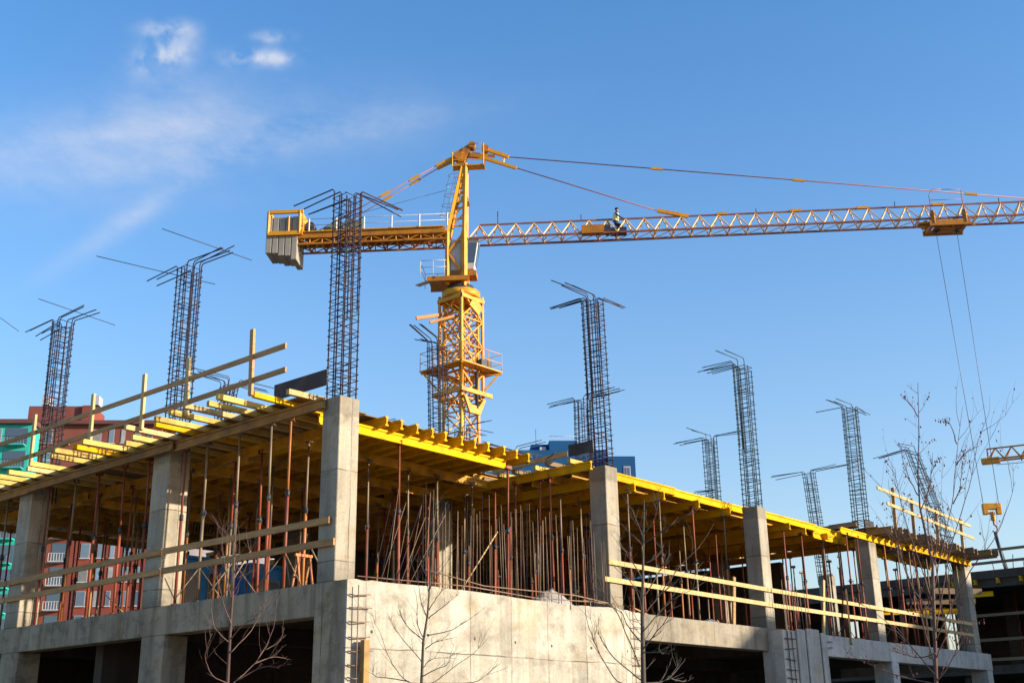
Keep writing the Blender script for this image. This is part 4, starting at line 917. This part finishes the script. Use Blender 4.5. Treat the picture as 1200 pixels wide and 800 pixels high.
for k in range(14):
    x, y = random.uniform(39, 46), random.uniform(-3, 8); tag(MB().tube((x, y, 0), (x, y, 3.54), .035, n=6).tube((x, y, 1.6), (x, y, 1.72), .05, n=6).build('steel_prop', M['red'] if k % 2 else M['galv'], origin=(x, y, 0)), 'steel prop inside the right edge building, %s of the dim group' % ORD[k], 'steel prop', 'props inside the right edge building')
# timber frame lump seen under the platform
for k in range(3):
    board('timber_beam', (31.5+k*.4, 4.2-k, 1.9+.35*k), (34, 1.6-k*.3, 1.9+.35*k), .1, .22, M['plank_old'] if k else M['h20'], '%s stacked timber beam beyond the right platform' % ORD[k], 'timber beam', 'timber beams beyond the right platform')

# ------------------------------------------------------------------ distant buildings
def px_facade(x0, x1, y, d0):
    a = at(x0, y, d0); b = ray(x1, y); k = (a.z-CAM.z)/b.z; q = CAM+b*k; return a, q
def facade(x0, x1, y, d0, depth=14):
    a, b = px_facade(x0, x1, y, d0); u = (b-a); u.z = 0; Lw = u.length; u.normalize(); nrm = Vector((u.y, -u.x, 0))
    if nrm.dot(CAM-a) < 0: nrm = -nrm
    return a, u, Lw, nrm, a.z
class Fac:
    def __init__(s, root, a, u, Lw, nrm, top, px0, px1):
        s.root, s.a, s.u, s.L, s.n, s.top, s.p0, s.p1 = root, Vector((a.x, a.y, 0)), u, Lw, nrm, top, px0, px1
    def P(s, l, o, z): return s.a+s.u*l+s.n*o+Vector((0, 0, z))
    def bx(s, l0, l1, o0, o1, z0, z1, name, mt, parent=None):
        v = [s.P(l, o, z) for z in (z0, z1) for (l, o) in ((l0, o0), (l1, o0), (l1, o1), (l0, o1))]
        return MB().add(v, [(0, 3, 2, 1), (4, 5, 6, 7), (0, 1, 5, 4), (1, 2, 6, 5), (2, 3, 7, 6), (3, 0, 4, 7)]).build(name, mt, parent or s.root)
    def win(s, l0, l1, z0, z1):
        f = s.bx(l0, l1, -.02, .08, z0, z1, 'window', M['frame'])
        m_ = MB(); nn = max(1, round((l1-l0)/.9)); w_ = (l1-l0-.08)/nn
        for k in range(nn):
            a0 = l0+.08+k*w_; v = [s.P(a0, .09, z0+.08), s.P(a0+w_-.08, .09, z0+.08), s.P(a0+w_-.08, .09, z1-.08), s.P(a0, .09, z1-.08)]; m_.add(v, [(0, 1, 2, 3)])
        m_.build('pane', M[random.choice(('glass', 'sky_glass', 'curtain', 'sky_glass'))], f); s.bx(l0-.1, l1+.1, .0, .2, z0-.12, z0-.003, 'sill', M['plaster'], f)
    def balc(s, l0, l1, z, hr=1.0, mt='plaster', dark=True):
        s.bx(l0, l1, -.02, .05, z, z+2.4, 'window', M['glass'])
        b_ = s.bx(l0, l1, .06, 1.2, z-.12, z+.03, 'balcony', M[mt])
        m_ = MB(); k = l0
        while k <= l1: m_.bar(s.P(k, 1.15, z), s.P(k, 1.15, z+hr), .05, .05); k += .35
        m_.bar(s.P(l0, 1.15, z+hr), s.P(l1, 1.15, z+hr), .07, .07)
        m_.build('railing', M['dark'] if dark else M['plaster'], b_)
def setup(x0, x1, y, d, label):
    a, u, Lw, nrm, top = facade(x0, x1, y, d)
    r = empty('apartment_building', (a.x, a.y, -4.2), label, 'building'); return Fac(r, a, u, Lw, nrm, top, x0, x1)
# teal block
f = setup(-120, 38, 497, 168, 'turquoise apartment block with dark balconies at the left edge')
f.bx(0, f.L, -14, 0, -4.2, f.top, 'wall', M['teal']); f.bx(-.6, f.L+.4, -14.6, .7, f.top, f.top+.55, 'roof', M['roofd'])
sc = f.L/158
for k in range(14):
    z = f.top-2.9-3.08*k
    for p0, p1 in ((128, 154), (98, 112), (60, 88), (20, 45)): f.balc(p0*sc, p1*sc, z, mt='teal')
    f.win(119*sc, 123.5*sc, z+.6, z+2.3)
# red-brown block
g = setup(39, 190, 498, 165, 'red and brown brick apartment tower with rooftop boxes behind the left side columns')
sc = g.L/151
g.bx(0, g.L, -14, 0, -4.2, g.top-11, 'wall', M['redw']); g.bx(0, g.L, -14, .02, g.top-10.99, g.top, 'wall', M['brown'])
g.bx(-.3, g.L+.5, -14.5, .8, g.top, g.top+.5, 'roof', M['roofd'])
ph = g.bx(-10*sc, 54*sc, -7, -.8, g.top+.5, g.top+2.9, 'penthouse', M['brown']); g.bx(54*sc, 67*sc, -6, -.4, g.top+.5, g.top+2.9, 'penthouse', M['redw'])
for c in (0, 59): g.bx(c*sc, (c+9)*sc, -4, -2.2, g.top+3.5, g.top+4.8, 'vent_box', M['plaster']); g.bx((c+2)*sc, (c+7)*sc, -3.6, -2.6, g.top+2.9, g.top+3.5, 'vent_leg', M['dark'])
for k in range(14):
    z = g.top-3.0-3.08*k
    for p0, p1 in ((71, 81), (90, 96), (104, 109), (16, 24), (120, 127), (135, 141)): g.win(p0*sc, p1*sc, z+.5, z+2.4)
    if k > 3: g.balc(38*sc, 56*sc, z, mt='plaster', dark=False)
# narrow blue and turquoise strip block beyond
h = setup(150, 320, 640, 172, 'lower blue and turquoise block just left of the second left side column')
sc = h.L/170
h.bx(0, h.L, -12, 0, -4.2, h.top+2, 'wall', M['plaster']); h.bx(3*sc, 8*sc, 0, .3, -4.2, h.top+1, 'blue_panel', M['bluew'])
for k in range(8):
    z = h.top-3*k; h.bx(9*sc, 17*sc, .01, .5, z-1.3, z, 'turquoise_panel', M['teal'])
    h.win(20*sc, 30*sc, z-2, z-.4)
# blue block
b = setup(560, 742, 527, 170, 'bright blue building with rooftop block behind the second right side column')
sc = b.L/182
b.bx(0, 150*sc, -14, 0, -4.2, b.top, 'wall', M['bluew']); b.bx(150.5*sc, 182*sc, -12, 1.2, -4.2, b.top-1.25, 'tower_block', M['bluew'])
b.bx(84*sc, 117*sc, -8, -.6, b.top+.003, b.top+1.6, 'penthouse', M['bluew']); b.bx(64*sc, 83.8*sc, -9, -2.6, b.top+.003, b.top+1.5, 'penthouse', M['bluew'])
for k in range(5):
    z = b.top-5-3*k; f_ = b.bx(168*sc, 176*sc, 1.2, 1.27, z, z+2.2, 'window', M['plaster']); b.bx(169*sc, 171.5*sc, 1.28, 1.3, z+.2, z+2, 'pane', M['glass'], f_); b.bx(172.5*sc, 175*sc, 1.28, 1.3, z+.2, z+2, 'pane', M['glass'], f_)
    for p0 in (8, 30, 52, 74, 96, 118): b.win(p0*sc, (p0+9)*sc, z, z+1.8)
mb = MB()
for k in range(9): mb.tube(b.P((84+4*k)*sc, -.7, b.top+1.6), b.P((84+4*k)*sc, -.7, b.top+2.3), .035, n=4)
mb.tube(b.P(84*sc, -.7, b.top+2.3), b.P(116*sc, -.7, b.top+2.3), .035, n=4); mb.build('roof_railing', M['plaster'], b.root)
MB().tube(b.P(70*sc, -3, b.top+1.5), b.P(70*sc, -3, b.top+4), .05, n=4).build('antenna', M['dark'], b.root)
b.bx(73*sc, 80*sc, -2, -1, b.top+.003, b.top+.7, 'vent_box', M['plaster'])

# unseen house added across the street to shade the lower right of the facade
NB = empty('apartment_building', (36, -40, -4.2), 'unseen brown brick house added across the street to shade the right side facade', 'building')
MB().box((30.9, -46, -4.2), (44, -35.2, 9.1)).build('wall', M['brown'], NB); MB().box((44.01, -47, -4.2), (70, -35.2, 11.2)).build('wall', M['brown'], NB)
MB().box((30.7, -46.2, 9.103), (44, -35, 9.3)).build('roof', M['roofd'], NB); MB().box((43.9, -47.2, 11.203), (70.2, -35, 11.45)).build('roof', M['roofd'], NB)
for x in (32.5, 36, 39.5, 47, 51, 55, 59, 63, 67):
    for z in (-2, 1.4, 4.8): f_ = MB().box((x, -35.195, z), (x+1.5, -35.1, z+1.7)).build('window', M['frame'], NB); MB().box((x+.1, -35.095, z+.1), (x+1.4, -35.08, z+1.6)).build('pane', M['glass'], f_)

# ------------------------------------------------------------------ bare young trees
def wpath(pts, d, dd):
    return [at(x, y, d+k) for (x, y), k in zip(pts, dd)]
def tree(label, trunk, d, limbs, r0, mt, buds=0, tw=5, seed=1, rl=.35):
    rnd = random.Random(seed)
    base = at(trunk[0][0], trunk[0][1], d)
    pts = [Vector((base.x+.02, base.y, -4.2))]+[at(x, y, d+.04*math.sin(i*2)) for i, (x, y) in enumerate(trunk)]
    t = empty('young_tree', pts[0], label, 'tree', 'bare saplings in front of the building')
    MB().path(pts, r0, r0*.12, n=8).build('trunk', mt, t)
    cr = MB(); bd = MB()
    def twig(p, dirv, L_, r, lev):
        q = [p]; dcur = dirv.normalized(); n = 4
        for i in range(n):
            dcur = (dcur+Vector((rnd.uniform(-.22, .22), rnd.uniform(-.22, .22), rnd.uniform(-.08, .22)))).normalized(); q.append(q[-1]+dcur*L_/n)
        cr.path(q, r, r*.3, n=4)
        if buds and rnd.random() < .55:
            for _ in range(rnd.randint(1, 3)): bd.ball(q[rnd.randint(2, n)]+Vector((rnd.uniform(-.03, .03), rnd.uniform(-.03, .03), rnd.uniform(-.04, .02))), rnd.uniform(.005, .012), 6, (1, rnd.uniform(.4, 1), rnd.uniform(.8, 2)))
        if lev:
            for _ in range(2): j = rnd.randint(1, n-1); twig(q[j], (dcur+Vector((rnd.uniform(-.9, .9), rnd.uniform(-.9, .9), rnd.uniform(0, .5)))), L_*.5, r*.6, lev-1)
    for lb in limbs:
        depth = rnd.uniform(-.5, .5); n = len(lb); s = lb
        P = [at(x, y, d+depth*(i/(n-1))) for i, (x, y) in enumerate(s)]
        # densify with wobble
        Q = []
        for i in range(n-1):
            for k in range(4):
                f = k/4
                a = P[max(i-1, 0)]; b = P[i]; c = P[i+1]; e = P[min(i+2, n-1)]
                v = .5*((2*b)+(c-a)*f+(2*a-5*b+4*c-e)*f*f+(3*b-a-3*c+e)*f**3)
                Q.append(v+Vector((rnd.uniform(-.006, .006), rnd.uniform(-.006, .006), 0)))
        Q.append(P[-1])
        cr.path(Q, r0*rl, r0*.07, n=5)
        Ltot = sum((Q[i+1]-Q[i]).length for i in range(len(Q)-1))
        for _ in range(tw):
            j = rnd.randint(len(Q)//4, len(Q)-2); dv = (Q[j+1]-Q[j]).normalized()
            twig(Q[j], dv+Vector((rnd.uniform(-.8, .8), rnd.uniform(-.8, .8), rnd.uniform(-.1, .6))), Ltot*rnd.uniform(.18, .42), r0*.11, 1 if rnd.random() < .5 else 0)
    for _ in range(tw*2):
        j = rnd.randint(1, len(pts)-2); f = rnd.random(); p = pts[j].lerp(pts[j+1], f)
        if p.z < -3: continue
        twig(p, Vector((rnd.uniform(-1, 1), rnd.uniform(-1, 1), rnd.uniform(.3, 1))), rnd.uniform(.15, .4), r0*.12, 1)
    c_ = cr.build('crown', mt, t)
    if bd.v: bd.build('dry_leaves', M['leaf'], c_)
def z5(L_, s, ox, oy): return [[(x/s+ox, y/s+oy) for x, y in l] for l in L_]
tree('slender bare sapling with reddish bark in front of the left side beam', [(266.7, 800), (270, 735), (273, 693), (275, 647), (277, 603)], 11,
     z5([[(207, 650), (160, 600), (145, 520), (130, 495)], [(207, 800), (150, 770), (125, 700), (150, 620)], [(213, 690), (290, 610), (350, 490)], [(225, 800), (310, 720), (370, 600), (385, 470)], [(300, 730), (370, 705), (430, 715)],
         [(240, 790), (330, 742), (390, 745)], [(217, 590), (180, 480), (165, 390)], [(222, 500), (200, 400), (185, 300), (190, 210)], [(225, 480), (270, 380), (300, 300)], [(340, 680), (390, 650), (410, 600)], [(228, 420), (250, 320), (240, 230)], [(215, 640), (260, 590), (330, 560)]], 3.075, 200, 540),
     .019, M['bark'], tw=7, seed=3, rl=.34)
tree('bare sapling spread against the pale curved wall', [(494, 800), (496, 752), (501, 720), (504, 680), (507, 640), (511, 585)], 11,
     z5([[(575, 800), (490, 790), (400, 690), (340, 540), (270, 380)], [(572, 680), (500, 590), (420, 490), (370, 390)], [(580, 550), (500, 480), (450, 400), (430, 330)], [(582, 540), (550, 460), (545, 340), (525, 230)],
         [(600, 400), (570, 340), (550, 220), (500, 60)], [(612, 370), (660, 300), (710, 240)], [(590, 600), (650, 560), (780, 530)], [(605, 520), (740, 490), (840, 430), (905, 390)], [(580, 710), (640, 655), (780, 655)], [(575, 800), (650, 790), (780, 690), (880, 620), (960, 535)],
         [(575, 760), (650, 720), (720, 690), (740, 620)], [(650, 800), (870, 795), (950, 750), (1010, 690)], [(610, 420), (700, 350), (780, 280)], [(500, 790), (380, 770), (300, 760), (280, 720)], [(615, 300), (600, 200), (560, 80)], [(618, 250), (680, 150), (750, 40)]], 5, 380, 640),
     .017, M['bark_dark'], tw=6, seed=5, rl=.32)
tree('thicker dark bare sapling in front of the column at the curved wall end', [(754, 800), (753, 740), (753, 690), (754, 642), (755, 585)], 9,
     z5([[(760, 800), (620, 790), (520, 640), (450, 480), (430, 370)], [(752, 700), (640, 440), (540, 280), (470, 100)], [(765, 790), (600, 650), (490, 490)], [(758, 560), (690, 480), (620, 370), (480, 330)], [(760, 380), (720, 240), (600, 120)],
         [(770, 800), (880, 790), (950, 740), (1015, 655)], [(770, 600), (880, 460), (950, 350)], [(768, 400), (820, 340), (900, 230), (990, 110), (1100, 0)], [(778, 100), (850, 60), (890, -10)], [(770, 300), (860, 150), (930, 40)], [(920, 770), (1000, 790), (1040, 780)],
         [(768, 500), (930, 320), (1080, 240)], [(772, 200), (680, 60), (620, -40)], [(776, 0), (740, -120), (700, -220)], [(778, -20), (880, -90), (1050, -200)], [(778, -80), (830, -150), (860, -260)], [(770, 620), (880, 620), (920, 630)]], 5, 600, 640),
     .024, M['bark_dark'], tw=7, seed=8, rl=.24)
tree('tall many-stemmed bare sapling with dry berries in front of the right platform', [(1097, 800), (1096, 760), (1094, 700), (1093, 660), (1085, 627), (1078, 594), (1075.6, 555), (1077, 509), (1075.6, 448)], 14,
     [[(1095, 690), (1102, 649), (1115, 594), (1121, 531), (1128, 476)], [(1096, 740), (1111, 657), (1118, 627), (1135, 572), (1146, 517), (1151, 503)], [(1094, 710), (1078, 660), (1058, 600), (1050, 560), (1049, 550)],
      [(1095, 720), (1070, 690), (1058, 657), (1047, 610), (1041, 561)], [(1076, 580), (1063, 555), (1054, 520)], [(1076, 488), (1066, 473), (1059, 465)], [(1092, 645), (1085, 594), (1091, 560)], [(1097, 750), (1120, 700), (1143, 660), (1165, 632), (1181, 594), (1190, 564)],
      [(1097, 800), (1117, 770), (1125, 740), (1126, 697)], [(1096, 785), (1080, 725), (1060, 662), (1042, 620)], [(1096, 790), (1052, 740), (1015, 710)], [(1097, 770), (1113, 730), (1112, 680), (1108, 640)], [(1121, 545), (1132, 530), (1148, 522)], [(1117, 590), (1125, 570), (1127, 545)],
      [(1095, 735), (1090, 690), (1098, 640), (1103, 600)], [(1079, 600), (1090, 565), (1093, 530)], [(1121, 520), (1115, 500), (1108, 494)], [(1096, 765), (1075, 770), (1040, 760)], [(1092, 800), (1050, 790), (1000, 770)]],
     .026, M['bark'], buds=1, tw=8, seed=11, rl=.30)
scene.cycles.max_bounces = 6
